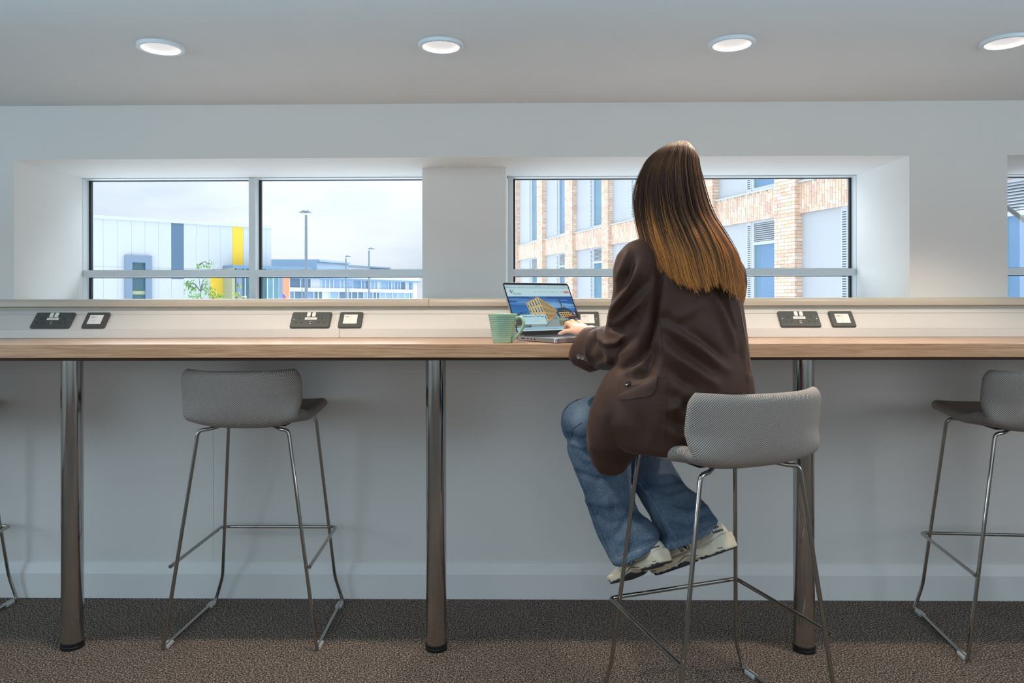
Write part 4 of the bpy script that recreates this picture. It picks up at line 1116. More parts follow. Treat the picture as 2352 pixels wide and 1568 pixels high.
spoly([(0.105, 0.655), (0.475, 0.655), (0.475, 0.865), (0.105, 0.865)], (176, 212, 220))
spoly([(0.80, 0.138), (0.985, 0.138)][:0] or [(0.905, 0.135), (0.975, 0.135), (0.985, 0.150), (0.985, 0.170), (0.975, 0.185), (0.905, 0.185), (0.895, 0.170), (0.895, 0.150)], (196, 120, 126))
so_ = scr.build('screen', smats, lap)
tx = MB()
def stext(t, x, y, size, c, bold=0.0):
    vs, fs = font_mesh(t, size*SH_*1.35, bold*SH_*size)
    n = len(tx.v); b0 = sp(x, y, 0)-LS.translation
    for v_ in vs: tx.v.append(LS @ Vector((sx0+x*SW+v_.x, sy0+(1-y)*SH_+v_.y, 0.0007+0.0022)))
    i = c
    for f in fs: tx.f.append(tuple(n+k for k in f)); tx.mi.append(i)
TM = [mat('text_dark_teal', (40, 62, 74), 0.5, var=0, emit=(40, 62, 74), estr=1), mat('text_grey_blue', (84, 112, 128), 0.5, var=0, emit=(84, 112, 128), estr=1), mat('text_button', (140, 50, 66), 0.5, var=0, emit=(140, 50, 66), estr=1)]
stext('the plaza', 0.085, 0.215, 0.040, 0, 0.01)
for t_, x in (('Home', 0.415), ('Workspace', 0.475), ('Meet here', 0.56), ('Business support', 0.64), ('Contact us', 0.755), ('About', 0.84)): stext(t_, x, 0.168, 0.0165, 0, 0.005)
stext('Book a tour', 0.906, 0.167, 0.0165, 2, 0.005)
stext('Welcome to The Plaza', 0.125, 0.715, 0.042, 0, 0.03)
stext('Grade A space for a community of innovators,', 0.125, 0.765, 0.021, 1)
stext('start-ups and like minded businesses.', 0.125, 0.808, 0.021, 1)
tx.recalc = False
tx.build('screen_text', TM, so_)

# ================================================================== PERSON
PR = Vector((cos(radians(28)), sin(radians(28)), 0)); PF = Vector((-sin(radians(28)), cos(radians(28)), 0))   # her right, her forward
ZV = Vector((0, 0, 1))
def ering(c, A, B, n=28, p=2.0):
    c = Vector(c); out = []
    for j in range(n):
        a = 2*pi*j/n; ca, sa = cos(a), sin(a)
        out.append(c+A*(abs(ca)**(2/p)*(1 if ca > 0 else -1))+B*(abs(sa)**(2/p)*(1 if sa > 0 else -1)))
    return out
def limb(mb, pts, rad, k=20, sub=4, flat=None):
    P = catm(pts, sub); n = len(pts); R_ = []
    for i in range(len(P)):
        t = i/(sub); a = min(int(t), n-2); f = t-a; f = f*f*(3-2*f)
        R_.append(rad[a]*(1-f)+rad[a+1]*f)
    # hemispherical ends
    d0 = (P[0]-P[1]).normalized(); d1 = (P[-1]-P[-2]).normalized(); r0, r1 = R_[0], R_[-1]
    pre = [(P[0]+d0*r0*sin(a), max(r0*cos(a), 1e-4)) for a in (1.5, 1.2, 0.85, 0.45)]
    post = [(P[-1]+d1*r1*sin(a), max(r1*cos(a), 1e-4)) for a in (0.45, 0.85, 1.2, 1.5)]
    Q = [p for p, _ in pre]+P+[p for p, _ in post]; RR = [r for _, r in pre]+R_+[r for _, r in post]
    mb.tube(Q, RR, k); return mb
def remesh(mb, name, voxel, m, parent, smooth_it=4, fac=0.5, extra=None):
    me = bpy.data.meshes.new(name); me.from_pydata([tuple(v) for v in mb.v], [], mb.f)
    bm = bmesh.new(); bm.from_mesh(me); bmesh.ops.recalc_face_normals(bm, faces=bm.faces)
    bm.to_mesh(me); bm.free()
    o = bpy.data.objects.new(name, me); COL.objects.link(o)
    md = o.modifiers.new('r', 'REMESH'); md.mode = 'VOXEL'; md.voxel_size = voxel; md.use_smooth_shade = True
    if smooth_it:
        md = o.modifiers.new('s', 'SMOOTH'); md.factor = fac; md.iterations = smooth_it
    dg = bpy.context.evaluated_depsgraph_get(); dg.update()
    me2 = bpy.data.meshes.new_from_object(o.evaluated_get(dg)); o.modifiers.clear(); o.data = me2
    me2.materials.clear(); me2.materials.append(m)
    me2.polygons.foreach_set('use_smooth', [True]*len(me2.polygons))
    if extra: extra(me2)
    if parent is not None:
        inv = wmat(parent).inverted(); me2.transform(inv); o.parent = parent
    me2.update(); return o
def bvh_of(o):
    M = wmat(o); me = o.data
    return BVHTree.FromPolygons([M @ v.co for v in me.vertices], [tuple(p.vertices) for p in me.polygons])
EYE = Vector((0, 0, H))
def hit(b, u, v, lift=0.0):        # point of a surface that the photo shows at (u, v), lifted along its normal
    d = rayd(u, v).normalized(); loc, nrm, i, ds = b.ray_cast(EYE, d)
    if loc is None: return None, None
    if nrm.dot(d) > 0: nrm = -nrm
    return loc+nrm*lift, nrm

per = thing('person', 'woman with long brown hair, brown blazer, jeans and cream shoes, seated typing at laptop', 'person', (0.47, 2.08, 0.79))

# ---- body: one continuous skin surface
hc = PY(1527, 437, 2.055)                                # head centre
nk = Vector((0.405, 2.075, 1.33))
body = MB()
def tors(z, cx, cy, a, b_, p=2.2): return ering((cx, cy, z), PR*a, PF*b_, 28, p)
body.rings([tors(0.815, .47, 2.07, .15, .10), tors(0.87, .46, 2.07, .165, .105), tors(0.95, .45, 2.07, .14, .09), tors(1.05, .44, 2.06, .125, .085), tors(1.15, .435, 2.065, .125, .082), tors(1.23, .43, 2.065, .125, .078), tors(1.28, .41, 2.06, .12, .07), tors(1.31, .405, 2.065, .06, .05)])
limb(body, [nk+Vector((0, 0, -0.04)), nk+Vector((-0.005, 0.01, 0.04)), hc+Vector((0, 0, -0.06))], [0.056, 0.050, 0.055], 18)
# head: cranium, face, nose, chin, ears
def ball(mb, c, rx, ry, rz, k=18, m=12, X=None, Y=None):
    X = X or PR; Y = Y or PF; c = Vector(c)
    mb.rings([[c+X*(rx*sin(pi*i/m)*cos(2*pi*j/k))+Y*(ry*sin(pi*i/m)*sin(2*pi*j/k))+ZV*(rz*cos(pi*i/m)) for j in range(k)] for i in [0.15]+list(range(1, m))+[m-0.15]])
HFa = radians(6); HRt = Vector((cos(HFa), sin(HFa), 0)); HFw = Vector((-sin(HFa), cos(HFa), 0))
ball(body, hc+ZV*0.018+HRt*.004, .066, .090, .088, X=HRt, Y=HFw)
ball(body, hc+HFw*0.028-ZV*0.045, .055, .062, .072)
limb(body, [hc+HFw*.088+ZV*.012, hc+HFw*.103-ZV*.012, hc+HFw*.112-ZV*.028], [.007, .009, .011], 10)     # nose
ball(body, hc+HFw*.078-ZV*.062, .022, .014, .008); ball(body, hc+HFw*.076-ZV*.073, .020, .014, .008)     # lips
ball(body, hc+HFw*.070-ZV*.098, .022, .022, .017)                                                        # chin
for sx in (-1, 1):
    ball(body, hc+HRt*sx*.076-HFw*.004-ZV*.010, .008, .018, .030)
    ball(body, hc+HRt*sx*.032+HFw*.074+ZV*.026, .024, .014, .007)                                         # brows
# arms and hands
shL, elL, wrL = PY(1466, 614, 1.985), PY(1434, 780, 2.105), Vector((.214, 2.305, 1.066))
shR, elR, wrR = Vector((.580, 2.135, 1.235)), Vector((.575, 2.250, 1.050)), Vector((.400, 2.405, 1.075))
limb(body, [Vector((.35, 2.04, 1.24)), shL, (shL+elL)/2-PR*.006, elL], [.042, .038, .034, .034]); limb(body, [elL, (elL+wrL)/2-ZV*.014, wrL], [.034, .027, .0220])
limb(body, [Vector((.52, 2.10, 1.25)), shR, (shR+elR)/2, elR], [.05, .048, .042, .036]); limb(body, [elR, (elR+wrR)/2, wrR], [.036, .032, .0235])
def hand(mb, wr, mcp, chains, thumb):
    for q in mcp: limb(mb, [wr, (wr+q)/2, q], [.0185, .0150, .0098], 12)
    for a, b in zip(mcp[:-1], mcp[1:]): limb(mb, [a, b], [.0095, .0095], 10, 2); limb(mb, [(wr+a)/2, (wr+b)/2], [.014, .014], 10, 2)
    for ch, r in chains: limb(mb, ch, r, 12, 3)
    limb(mb, thumb[0], thumb[1], 12, 3)
V = Vector
wL = V((.203, 2.325, 1.0665))
mcL = [V((.163, 2.372, 1.066)), V((.166, 2.392, 1.076)), V((.178, 2.410, 1.081)), V((.198, 2.422, 1.080))]
pinkyT = V((.1225, 2.400, 1.0560)); ringT = V((.1440, 2.445, 1.0600))
hand(body, wL, mcL,
     [([mcL[0], V((.143, 2.386, 1.0655)), V((.131, 2.395, 1.061)), pinkyT], [.0092, .0078, .0070, .0056]),
      ([mcL[1], V((.150, 2.420, 1.0900)), V((.1445, 2.436, 1.077)), ringT], [.0098, .0086, .0076, .0060]),
      ([mcL[2], V((.164, 2.444, 1.095)), V((.158, 2.464, 1.080)), V((.156, 2.472, 1.060))], [.0100, .0088, .0078, .0062]),
      ([mcL[3], V((.188, 2.455, 1.093)), V((.184, 2.474, 1.078)), V((.182, 2.480, 1.058))], [.0098, .0086, .0076, .0062])],
     ([V((.215, 2.345, 1.064)), V((.228, 2.385, 1.062)), V((.224, 2.415, 1.058)), V((.210, 2.432, 1.054))], [.015, .0118, .0095, .0072]))
wR = V((.388, 2.425, 1.074))
mcR = [V((.342, 2.455, 1.078)), V((.358, 2.468, 1.080)), V((.376, 2.474, 1.077)), V((.392, 2.470, 1.070))]
tR = [V((.288, 2.505, 1.056)), V((.306, 2.525, 1.056)), V((.328, 2.532, 1.056)), V((.352, 2.522, 1.054))]
hand(body, wR, mcR, [([mcR[i], mcR[i].lerp(tR[i], .45)+ZV*.012, mcR[i].lerp(tR[i], .8)+ZV*.006, tR[i]], [.0098, .0086, .0076, .0062]) for i in range(4)],
     ([V((.365, 2.425, 1.070)), V((.335, 2.436, 1.066)), V((.312, 2.452, 1.060)), V((.298, 2.462, 1.056))], [.015, .0118, .0095, .0072]))
# legs and feet
hipL, knL, anL = V((.405, 2.035, .855)), V((.200, 2.385, .790)), V((.318, 2.130, .470))
hipR, knR, anR = V((.540, 2.105, .855)), V((.375, 2.500, .770)), V((.512, 2.180, .500))
SHL = [PY(1378, 1005, 2.36), PY(1384, 1090, 2.33), PY(1411, 1168, 2.28), PY(1456, 1255, 2.195)]
SHR = [PY(1470, 1005, 2.45), PY(1498, 1090, 2.38), PY(1538, 1165, 2.30), PY(1580, 1234, 2.195)]
anL, anR = SHL[-1], SHR[-1]
for hp, sh_ in ((hipL, SHL), (hipR, SHR)):
    limb(body, [hp, (hp+sh_[0])/2, sh_[0]], [.082, .064, .050], 20); limb(body, sh_, [.047, .044, .033, .025], 18)
toeL, heelL = PY(1409, 1346, 2.285), PY(1530, 1293, 2.115)
toeR, heelR = PY(1504, 1326, 2.285), PY(1682, 1262, 2.105)
for an, toe, heel in ((anL, toeL, heelL), (anR, toeR, heelR)):
    d = (toe-heel).normalized(); up = (ZV-d*d.z).normalized()
    limb(body, [an, heel+d*.065+up*.062, heel+d*.13+up*.050, toe-d*.06+up*.040], [.024, .023, .020, .012], 14)
bo = remesh(body, 'body', 0.0036, M_skin, per, 3, 0.5)
for sx in (-1, 1):
    e = MB(); ball(e, hc+HRt*sx*.031+HFw*.079+ZV*.010, .0115, .0115, .0115, 14, 8); e.build('eye', mat('eye_white', (236, 232, 228), 0.15, var=0), per, smooth=True)
bbv = bvh_of(bo)
for tip, pre in ((pinkyT, V((.131, 2.395, 1.061))), (ringT, V((.1445, 2.436, 1.077)))):
    d = (tip-pre).normalized(); upn = (ZV-d*ZV.dot(d)).normalized(); sd = d.cross(upn)
    e = MB(); c = tip+d*.0005+upn*.0042
    e.rings([[c+d*(x)+sd*(wd*cos(a))+upn*(0.0012*sin(a)-x*0.15) for a in [2*pi*j/12 for j in range(12)]] for x, wd in ((-.005, .0026), (-.003, .0040), (.001, .0043), (.0045, .0038), (.0065, .0018))])
    e.build('fingernail', M_nail, per, smooth=True)

# ---- blazer
bl = MB()
def uring(row, uL, uR, Y, b_, p=2.3, ang=0.25, n=30):        # ring from the two silhouette columns of a row at depth Y
    a = PY(uL, row, Y); c = PY(uR, row, Y); m = (a+c)/2; hw = (c-a).length/2
    A = Vector((cos(ang), sin(ang), 0)); B = Vector((-sin(ang), cos(ang), 0))
    ex = sqrt((cos(ang))**2+(b_/hw*sin(ang))**2)
    return ering(m, A*(hw/ex), B*b_, n, p)
TR = [(1027, 1425, 1742, 2.065, .130), (1012, 1402, 1742, 2.065, .135), (960, 1385, 1741, 2.065, .140), (905, 1392, 1735, 2.062, .142), (850, 1412, 1726, 2.058, .138), (800, 1424, 1718, 2.054, .132), (750, 1430, 1711, 2.050, .128), (700, 1432, 1707, 2.048, .124), (650, 1430, 1703, 2.045, .118), (610, 1430, 1696, 2.045, .108), (580, 1438, 1684, 2.045, .096), (562, 1448, 1664, 2.050, .084), (548, 1463, 1632, 2.055, .070), (536, 1478, 1600, 2.06, .060), (520, 1494, 1588, 2.062, .055)]
bl.rings([uring(*r) for r in TR])
# left front panel falling over the thigh
DR = [(1092, 1389, 1412, 2.085, .014), (1086, 1374, 1432, 2.085, .022), (1070, 1363, 1444, 2.085, .034), (1050, 1355, 1456, 2.085, .048), (1036, 1350, 1482, 2.084, .060), (1022, 1347, 1530, 2.082, .070), (985, 1345, 1530, 2.080, .085), (940, 1352, 1570, 2.075, .100), (895, 1371, 1600, 2.07, .110), (860, 1392, 1600, 2.065, .110), (825, 1425, 1590, 2.06, .090)]
bl.rings([uring(*r, 2.2, 0.35) for r in DR])
# sleeves
limb(bl, [PY(1490, 596, 2.02), PY(1464, 608, 1.985), PY(1460, 668, 2.005), PY(1450, 726, 2.045), PY(1431, 790, 2.10)], [.060, .0605, .061, .063, .061], 24)
cufL = [PY(1431, 792, 2.10), PY(1400, 799, 2.165), PY(1370, 803, 2.225)]
limb(bl, cufL[:3], [.066, .066, .061], 24)
# open cuff end: squared-off ring
cd_ = V((-0.46, 0.80, 0.36)).normalized(); cs_ = cd_.cross(ZV).normalized(); cu_ = cs_.cross(cd_).normalized()
bl.rings([ering(c_, cs_*ra, cu_*rb_, 24, 2.2) for c_, ra, rb_ in ((V((.228, 2.205, 1.024)), .050, .056), (V((.208, 2.240, 1.026)), .049, .060), (V((.194, 2.266, 1.027)), .047, .063), (V((.1895, 2.273, 1.0275)), .045, .061))])
limb(bl, [V((.52, 2.09, 1.26)), shR, (shR+elR)/2+V((.008, 0, 0)), elR], [.066, .066, .064, .062], 22)
limb(bl, [elR, V((.50, 2.325, 1.055)), V((.43, 2.385, 1.066))], [.060, .052, .046], 22)
FOLDS = [ ([(1516, 610), (1514, 650), (1504, 715), (1494, 760), (1478, 800), (1458, 826), (1430, 846)], -.022, 8),
  # (pixel polyline, ridge height in m (+ out, - in), half width in px)
 ([(1417, 640), (1432, 610), (1443, 575)], .006, 7), ([(1427, 650), (1440, 630), (1455, 590)], -.006, 9),
 ([(1395, 735), (1420, 690), (1450, 645), (1475, 600)], .010, 9), ([(1400, 752), (1440, 700), (1480, 650)], -.010, 12), ([(1412, 690), (1436, 655), (1452, 615)], -.009, 9),
 ([(1400, 750), (1435, 722), (1475, 690), (1492, 660)], .009, 9), ([(1405, 765), (1445, 745), (1490, 715)], -.005, 12),
 ([(1392, 744), (1398, 752), (1410, 756), (1425, 757), (1435, 762)], -.013, 6), ([(1385, 745), (1376, 762), (1380, 778), (1398, 788), (1420, 784), (1434, 772), (1436, 760)], .011, 7),
 ([(1366, 757), (1357, 772), (1351, 792), (1350, 815), (1355, 835)], .009, 6), ([(1374, 770), (1362, 785), (1357, 808)], -.010, 6), ([(1392, 797), (1400, 815), (1402, 832)], .007, 8), ([(1360, 850), (1376, 838), (1400, 828)], .005, 7),
 ([(1410, 800), (1430, 790), (1455, 770)], -.005, 10), ([(1340, 775), (1337, 790), (1330, 808)], -.006, 6),
 ([(1380, 838), (1410, 822), (1450, 800)], .004, 8),
 # back
 ([(1632, 660), (1650, 700), (1672, 755), (1690, 800)], .009, 9), ([(1645, 650), (1668, 705), (1690, 760), (1700, 800), (1712, 850)], -.007, 8), ([(1665, 672), (1686, 740), (1702, 800), (1718, 870)], .007, 6), ([(1690, 680), (1700, 750), (1712, 820)], .005, 6),
 ([(1512, 740), (1560, 730), (1590, 710), (1610, 690)], .006, 12), ([(1505, 732), (1530, 735), (1560, 745)], -.012, 14),
 ([(1530, 745), (1570, 770), (1610, 800), (1645, 832), (1665, 845)], .011, 12), ([(1510, 745), (1545, 785), (1590, 820), (1630, 850)], -.011, 14),
 ([(1520, 790), (1560, 825), (1600, 850), (1640, 880)], .011, 13), ([(1560, 755), (1600, 775), (1640, 805), (1665, 830)], -.008, 11), ([(1535, 845), (1570, 875), (1600, 895)], -.010, 12),
 ([(1540, 905), (1570, 925), (1592, 960)], -.012, 14), ([(1535, 940), (1560, 930), (1575, 905)], .010, 11), ([(1535, 985), (1560, 1000), (1580, 1010)], .009, 11), ([(1540, 960), (1560, 975), (1575, 985)], -.010, 12),
 ([(1500, 790), (1490, 830), (1470, 850)], -.016, 18), ([(1445, 868), (1480, 862), (1500, 850)], -.012, 12),
 ([(1400, 900), (1420, 960), (1430, 1010)], .004, 18), ([(1380, 960), (1385, 1010), (1400, 1060)], .004, 14), ([(1460, 950), (1480, 990), (1475, 1020)], -.004, 16), ([(1500, 930), (1505, 970), (1495, 1010)], .004, 14),
]
def folds_fn(me):
    me.update(); co = [v.co.copy() for v in me.vertices]; nn = [v.normal.copy() for v in me.vertices]
    segs = []
    for pl, h, wd in FOLDS:
        for a, b in zip(pl[:-1], pl[1:]): segs.append((a, b, h, wd))
    for i, v in enumerate(me.vertices):
        p, n = co[i], nn[i]
        d = 0.0
        q = p*1.0
        d += 0.0028*noise.noise(V((q.x*9, q.y*9, q.z*6)))+0.0016*noise.noise(V((q.x*22+q.z*12, q.y*22, q.z*14)))
        vd = (p-EYE).normalized(); fc = -vd.dot(n)
        if fc > 0.0:
            u, w_ = proj(p); best = {}
            k0 = 0
            for pl, h, wd in FOLDS:
                m = 1e9; mt = 0; L = len(pl)-1
                for k in range(L):
                    ax, ay = pl[k]; bx, by = pl[k+1]; dx, dy = bx-ax, by-ay; t = max(0, min(1, ((u-ax)*dx+(w_-ay)*dy)/(dx*dx+dy*dy)))
                    e = (u-ax-dx*t)**2+(w_-ay-dy*t)**2
                    if e < m: m = e; mt = (k+t)/L
                if m < (wd*3)**2:
                    d += 1.5*h*exp(-m/(wd*wd))*(0.35+0.65*sin(pi*min(max(mt, 0.0), 1.0)) if L > 1 else 1)*min(1, fc*3)
        v.co = p+n*d
bz = remesh(bl, 'blazer', 0.0052, M_blazer, per, 8, 0.5, folds_fn)
md = bz.modifiers.new('s', 'SMOOTH'); md.factor = 0.5; md.iterations = 1
bzb = bvh_of(bz)
def surf_line(b, pix, r, name, m, par, lift=0.0, step=4.0):
    pts = []
    for a, c in zip(pix[:-1], pix[1:]):
        n = max(1, int(sqrt((c[0]-a[0])**2+(c[1]-a[1])**2)/step))
        for k in range(n):
            t = k/n; q, nn_ = hit(b, a[0]+(c[0]-a[0])*t, a[1]+(c[1]-a[1])*t, lift)
            if q is not None and (not pts or (q-pts[-1]).length < 0.06): pts.append(q)
    if len(pts) < 3: return None
    return MB().tube(pts, r, 6).build(name, m, par, smooth=True)
cm = MB(); cm.recalc = True
def cring(ut, vt, ub, vb, Y, dpt, sc=1.0, sh=0.0):
    a, c = PY(ut, vt, Y), PY(ub, vb, Y); m = (a+c)/2; A = (a-c)/2*sc; Bv = V((.55, .83, .1)); Bv = (Bv-A.normalized()*Bv.dot(A.normalized())).normalized()
    return ering(m, A, Bv*dpt*sc, 36, 2.3)
cm.rings([cring(1388, 748, 1376, 851, 2.195, .044, .96), cring(1372, 749, 1356, 855, 2.215, .046), cring(1354, 752, 1322, 840, 2.245, .047), cring(1347, 757, 1311, 828, 2.262, .047, 1.0), cring(1346, 758, 1310, 827, 2.264, .047, .95), cring(1352, 762, 1325, 835, 2.245, .045, .90)])
cm.build('cuff', M_blazer, bz, smooth=50)
surf_line(bzb, [(1512, 700), (1519, 760), (1521, 800), (1530, 840), (1534, 890), (1531, 950), (1528, 1018)], .0005, 'side_seam', M_seam, bz)
surf_line(bzb, [(1505, 612), (1513, 640), (1513, 680), (1508, 720), (1500, 750), (1492, 775)], .0005, 'armhole_seam', M_seam, bz)
surf_line(bzb, [(1497, 675), (1480, 712), (1463, 755)], .0005, 'sleeve_seam', M_seam, bz)
surf_line(bzb, [(1357, 839), (1370, 838), (1400, 828), (1436, 800)], .0005, 'sleeve_seam', M_seam, bz)
surf_line(bzb, [(1310, 824), (1326, 830), (1349, 836)], .0005, 'cuff_seam', M_seam, bz)
surf_line(bzb, [(1699, 690), (1704, 740), (1716, 800), (1722, 860)], .0005, 'back_seam', M_seam, bz)
surf_line(bzb, [(1511, 866), (1534, 870)], .0007, 'pocket_seam', M_seam, bz, 0, 3)
surf_line(bzb, [(1424, 556+350), (1456, 887), (1480, 878), (1510, 862)], .0010, 'pocket_seam', M_seam, bz)
# flap pocket
def patch(b, top, bot, n, m_, lift, th, name, mt, par):
    g = []
    for i in range(n+1):
        t = i/n
        def at_(pl):
            L = len(pl)-1; f = t*L; k = min(int(f), L-1); f -= k
            return (pl[k][0]*(1-f)+pl[k+1][0]*f, pl[k][1]*(1-f)+pl[k+1][1]*f)
        a, c = at_(top), at_(bot); col_ = []
        for j in range(m_+1):
            s = j/m_; q, nn_ = hit(b, a[0]*(1-s)+c[0]*s, a[1]*(1-s)+c[1]*s, 0)
            if q is None: q = g[-1][j][0] if g else V((0, 0, 0)); nn_ = V((0, -1, 0))
            col_.append((q, nn_, s))
        g.append(col_)
    mb = MB(); W_ = m_+1
    for side in (1, 0):
        for col_ in g:
            for q, nn_, s in col_: mb.v.append(q+nn_*((lift+th*min(1, s*2+0.2)) if side else -0.002))
    N = (n+1)*W_
    for i in range(n):
        for j in range(m_):
            a = i*W_+j; mb.f.append((a, a+1, a+W_+1, a+W_)); mb.f.append((N+a, N+a+W_, N+a+W_+1, N+a+1))
    for i in range(n):
        for j in (0, m_): a = i*W_+j; mb.f.append((a, a+W_, N+a+W_, N+a))
    for j in range(m_):
        for i in (0, n): a = i*W_+j; mb.f.append((a, N+a, N+a+1, a+1))
    mb.mi = [0]*len(mb.f)
    return mb.build(name, mt, par, smooth=50)
patch(bzb, [(1424, 905), (1440, 896), (1460, 887), (1480, 878), (1495, 869), (1510, 863)], [(1424, 917), (1445, 917), (1465, 914), (1485, 911), (1498, 906), (1506, 893)], 20, 8, 0.001, 0.0042, 'flap_pocket', M_blazer, bz)
def button(b, u, v, r, m_, par, name):
    q, nn_ = hit(b, u, v, 0.0006)
    if q is None: return
    R_ = nn_.to_track_quat('Z', 'Y').to_matrix().to_4x4(); T_ = Matrix.Translation(q) @ R_
    MB().lathe([(0.0002, 0.0008), (r*0.55, 0.0010), (r*0.75, 0.0022), (r*0.95, 0.0020), (r, 0.0008), (r*0.9, -0.001)], 20, T_).build(name, m_, par, smooth=50)
M_button = mat('horn_button', (128, 118, 104), 0.3, var=0.3, vscale=150); M_dbutton = mat('dark_button', (30, 26, 28), 0.25)
cub = bvh_of([c for c in bz.children if c.name.startswith('cuff') and 'seam' not in c.name][0])
button(cub, 1329.5, 818.5, .0074, M_button, bz, 'cuff_button'); button(cub, 1338.5, 821, .0072, M_button, bz, 'cuff_button'); button(cub, 1347, 824, .0068, M_button, bz, 'cuff_button')
button(bzb, 1443, 881, .0085, M_dbutton, bz, 'front_button')

# ---- jeans
jn = MB()
limb(jn, [hipL+V((0, 0, -.012)), hipL.lerp(knL, .5)+V((0, 0, -.012)), knL+V((0, -.01, -.018))], [.085, .084, .078], 24)
limb(jn, [hipR+V((0, 0, -.012)), hipR.lerp(knR, .5)+V((0, 0, -.015)), knR+V((0, 0, -.02))], [.085, .080, .072], 24)
def legrings(rows):
    out = []
    for (uL, vL, uR, vR, Y, b_) in rows:
        k_ = max(0, min(1, (vL-1080)/150)); a, c = PY(uL, vL-12*k_, Y+.060*k_), PY(uR, vR-9*k_, Y-.040*k_); m = (a+c)/2; A = (c-a)/2; Bv = V((A.z*0.0, 1, 0)); Bv = (Bv-A.normalized()*Bv.dot(A.normalized())).normalized()
        out.append(ering(m, A, Bv*b_, 26, 2.2))
    return out
jn.rings(legrings([(1330, 945, 1440, 940, 2.35, .06), (1304, 985, 1452, 985, 2.365, .075), (1303, 1030, 1450, 1040, 2.355, .078), (1318, 1080, 1450, 1090, 2.33, .076), (1340, 1130, 1450, 1130, 2.30, .072), (1356, 1170, 1456, 1165, 2.28, .068), (1369, 1205, 1463, 1196, 2.255, .066), (1384, 1243, 1486, 1216, 2.225, .067), (1406, 1282, 1509, 1240, 2.195, .070), (1412, 1293, 1514, 1251, 2.19, .071)]))
jn.rings(legrings([(1410, 1000, 1520, 1000, 2.46, .07), (1430, 1060, 1536, 1050, 2.42, .072), (1440, 1095, 1556, 1085, 2.38, .074), (1466, 1140, 1578, 1125, 2.33, .074), (1492, 1180, 1604, 1150, 2.28, .072), (1510, 1220, 1626, 1180, 2.22, .070), (1512, 1250, 1643, 1206, 2.175, .074), (1516, 1260, 1649, 1214, 2.165, .075)]))
jn.rings([tors(0.79, .47, 2.07, .15, .09), tors(0.86, .46, 2.07, .175, .115), tors(0.93, .455, 2.07, .16, .10)])
JF = [([(1325, 1085), (1370, 1100), (1420, 1090)], -.006, 8), ([(1330, 1040), (1345, 1055), (1375, 1060)], .006, 8), ([(1308, 1000), (1330, 1010), (1350, 1005)], -.006, 7), ([(1316, 1020), (1340, 1028), (1350, 1024)], .006, 6),
      ([(1350, 1150), (1390, 1160), (1430, 1150)], .005, 10), ([(1372, 1185), (1400, 1200), (1425, 1195)], -.006, 8), ([(1420, 1220), (1440, 1190), (1465, 1165)], -.010, 8), ([(1428, 1240), (1460, 1215), (1480, 1200)], .007, 9), ([(1440, 1255), (1470, 1245), (1490, 1230)], -.004, 8), ([(1395, 1150), (1392, 1190), (1400, 1225)], .006, 9),
      ([(1480, 1100), (1520, 1110), (1560, 1100)], -.006, 9), ([(1490, 1130), (1530, 1145), (1570, 1135)], .006, 9), ([(1540, 1190), (1580, 1200), (1610, 1180)], -.008, 8), ([(1550, 1170), (1590, 1178), (1620, 1168)], .006, 8), ([(1530, 1215), (1570, 1222), (1610, 1205)], .005, 8), ([(1500, 1150), (1510, 1190), (1525, 1230)], -.006, 8)]
def jeans_fn(me):
    me.update(); co = [v.co.copy() for v in me.vertices]; nn = [v.normal.copy() for v in me.vertices]
    at = me.attributes.new('wear', 'FLOAT', 'POINT'); hems = [((1403, 1284), (1510, 1243)), ((1514, 1256), (1647, 1209))]
    for i, v in enumerate(me.vertices):
        p, n = co[i], nn[i]; d = 0.003*noise.noise(V((p.x*12, p.y*12, p.z*9)))+.0022*noise.noise(p*24)
        u, w_ = proj(p); fc = -(p-EYE).normalized().dot(n); wr = 0.0
        if fc > 0:
            for pl, h, wd in JF:
                m = 1e9
                for k in range(len(pl)-1):
                    ax, ay = pl[k]; bx, by = pl[k+1]; dx, dy = bx-ax, by-ay; t = max(0, min(1, ((u-ax)*dx+(w_-ay)*dy)/(dx*dx+dy*dy)))
                    m = min(m, (u-ax-dx*t)**2+(w_-ay-dy*t)**2)
                d += h*exp(-m/(wd*wd))*min(1, fc*3)
        for (ax, ay), (bx, by) in hems:
            dx, dy = bx-ax, by-ay; L = sqrt(dx*dx+dy*dy); s = ((u-ax)*dy-(w_-ay)*dx)/L; t = ((u-ax)*dx+(w_-ay)*dy)/L/L
            if -0.15 < t < 1.15 and -22 < s < 22:      # frayed, faded hem band
                wr = max(wr, 0.30*exp(-((s+4)/7)**2)*(0.55+0.9*noise.noise(V((u*0.22, w_*0.1, 0)))))
        wr += 0.16*exp(-((u-1325)/18)**2-((w_-960)/26)**2) + 0.10*max(0, noise.noise(V((p.x*14, p.y*14, p.z*8))))
        at.data[i].value = max(0, min(0.75, wr)); v.co = p+n*d
jo = remesh(jn, 'jeans', 0.0045, M_denim, per, 5, 0.5, jeans_fn)
jb = bvh_of(jo)
surf_line(jb, [(1322, 1075), (1340, 1118), (1360, 1170), (1380, 1220), (1400, 1268)], .0010, 'outer_seam', mat('denim_dark_seam', (36, 56, 86), 0.8), jo)
surf_line(jb, [(1440, 1085), (1470, 1112), (1500, 1150), (1525, 1195), (1556, 1240)], .0010, 'inner_seam', mat('denim_pale_seam', (120, 134, 146), 0.8), jo)
surf_line(jb, [(1418, 1277), (1440, 1269), (1470, 1257), (1508, 1241)], .0008, 'hem_stitching', M_stitch, jo)
surf_line(jb, [(1545, 1246), (1565, 1238), (1600, 1222), (1640, 1203)], .0008, 'hem_stitching', M_stitch, jo)
surf_line(jb, [(1304, 1002), (1314, 1003), (1316, 985), (1340, 968)], .0011, 'pocket_seam', mat('denim_dark_seam', (36, 56, 86), 0.8), jo)

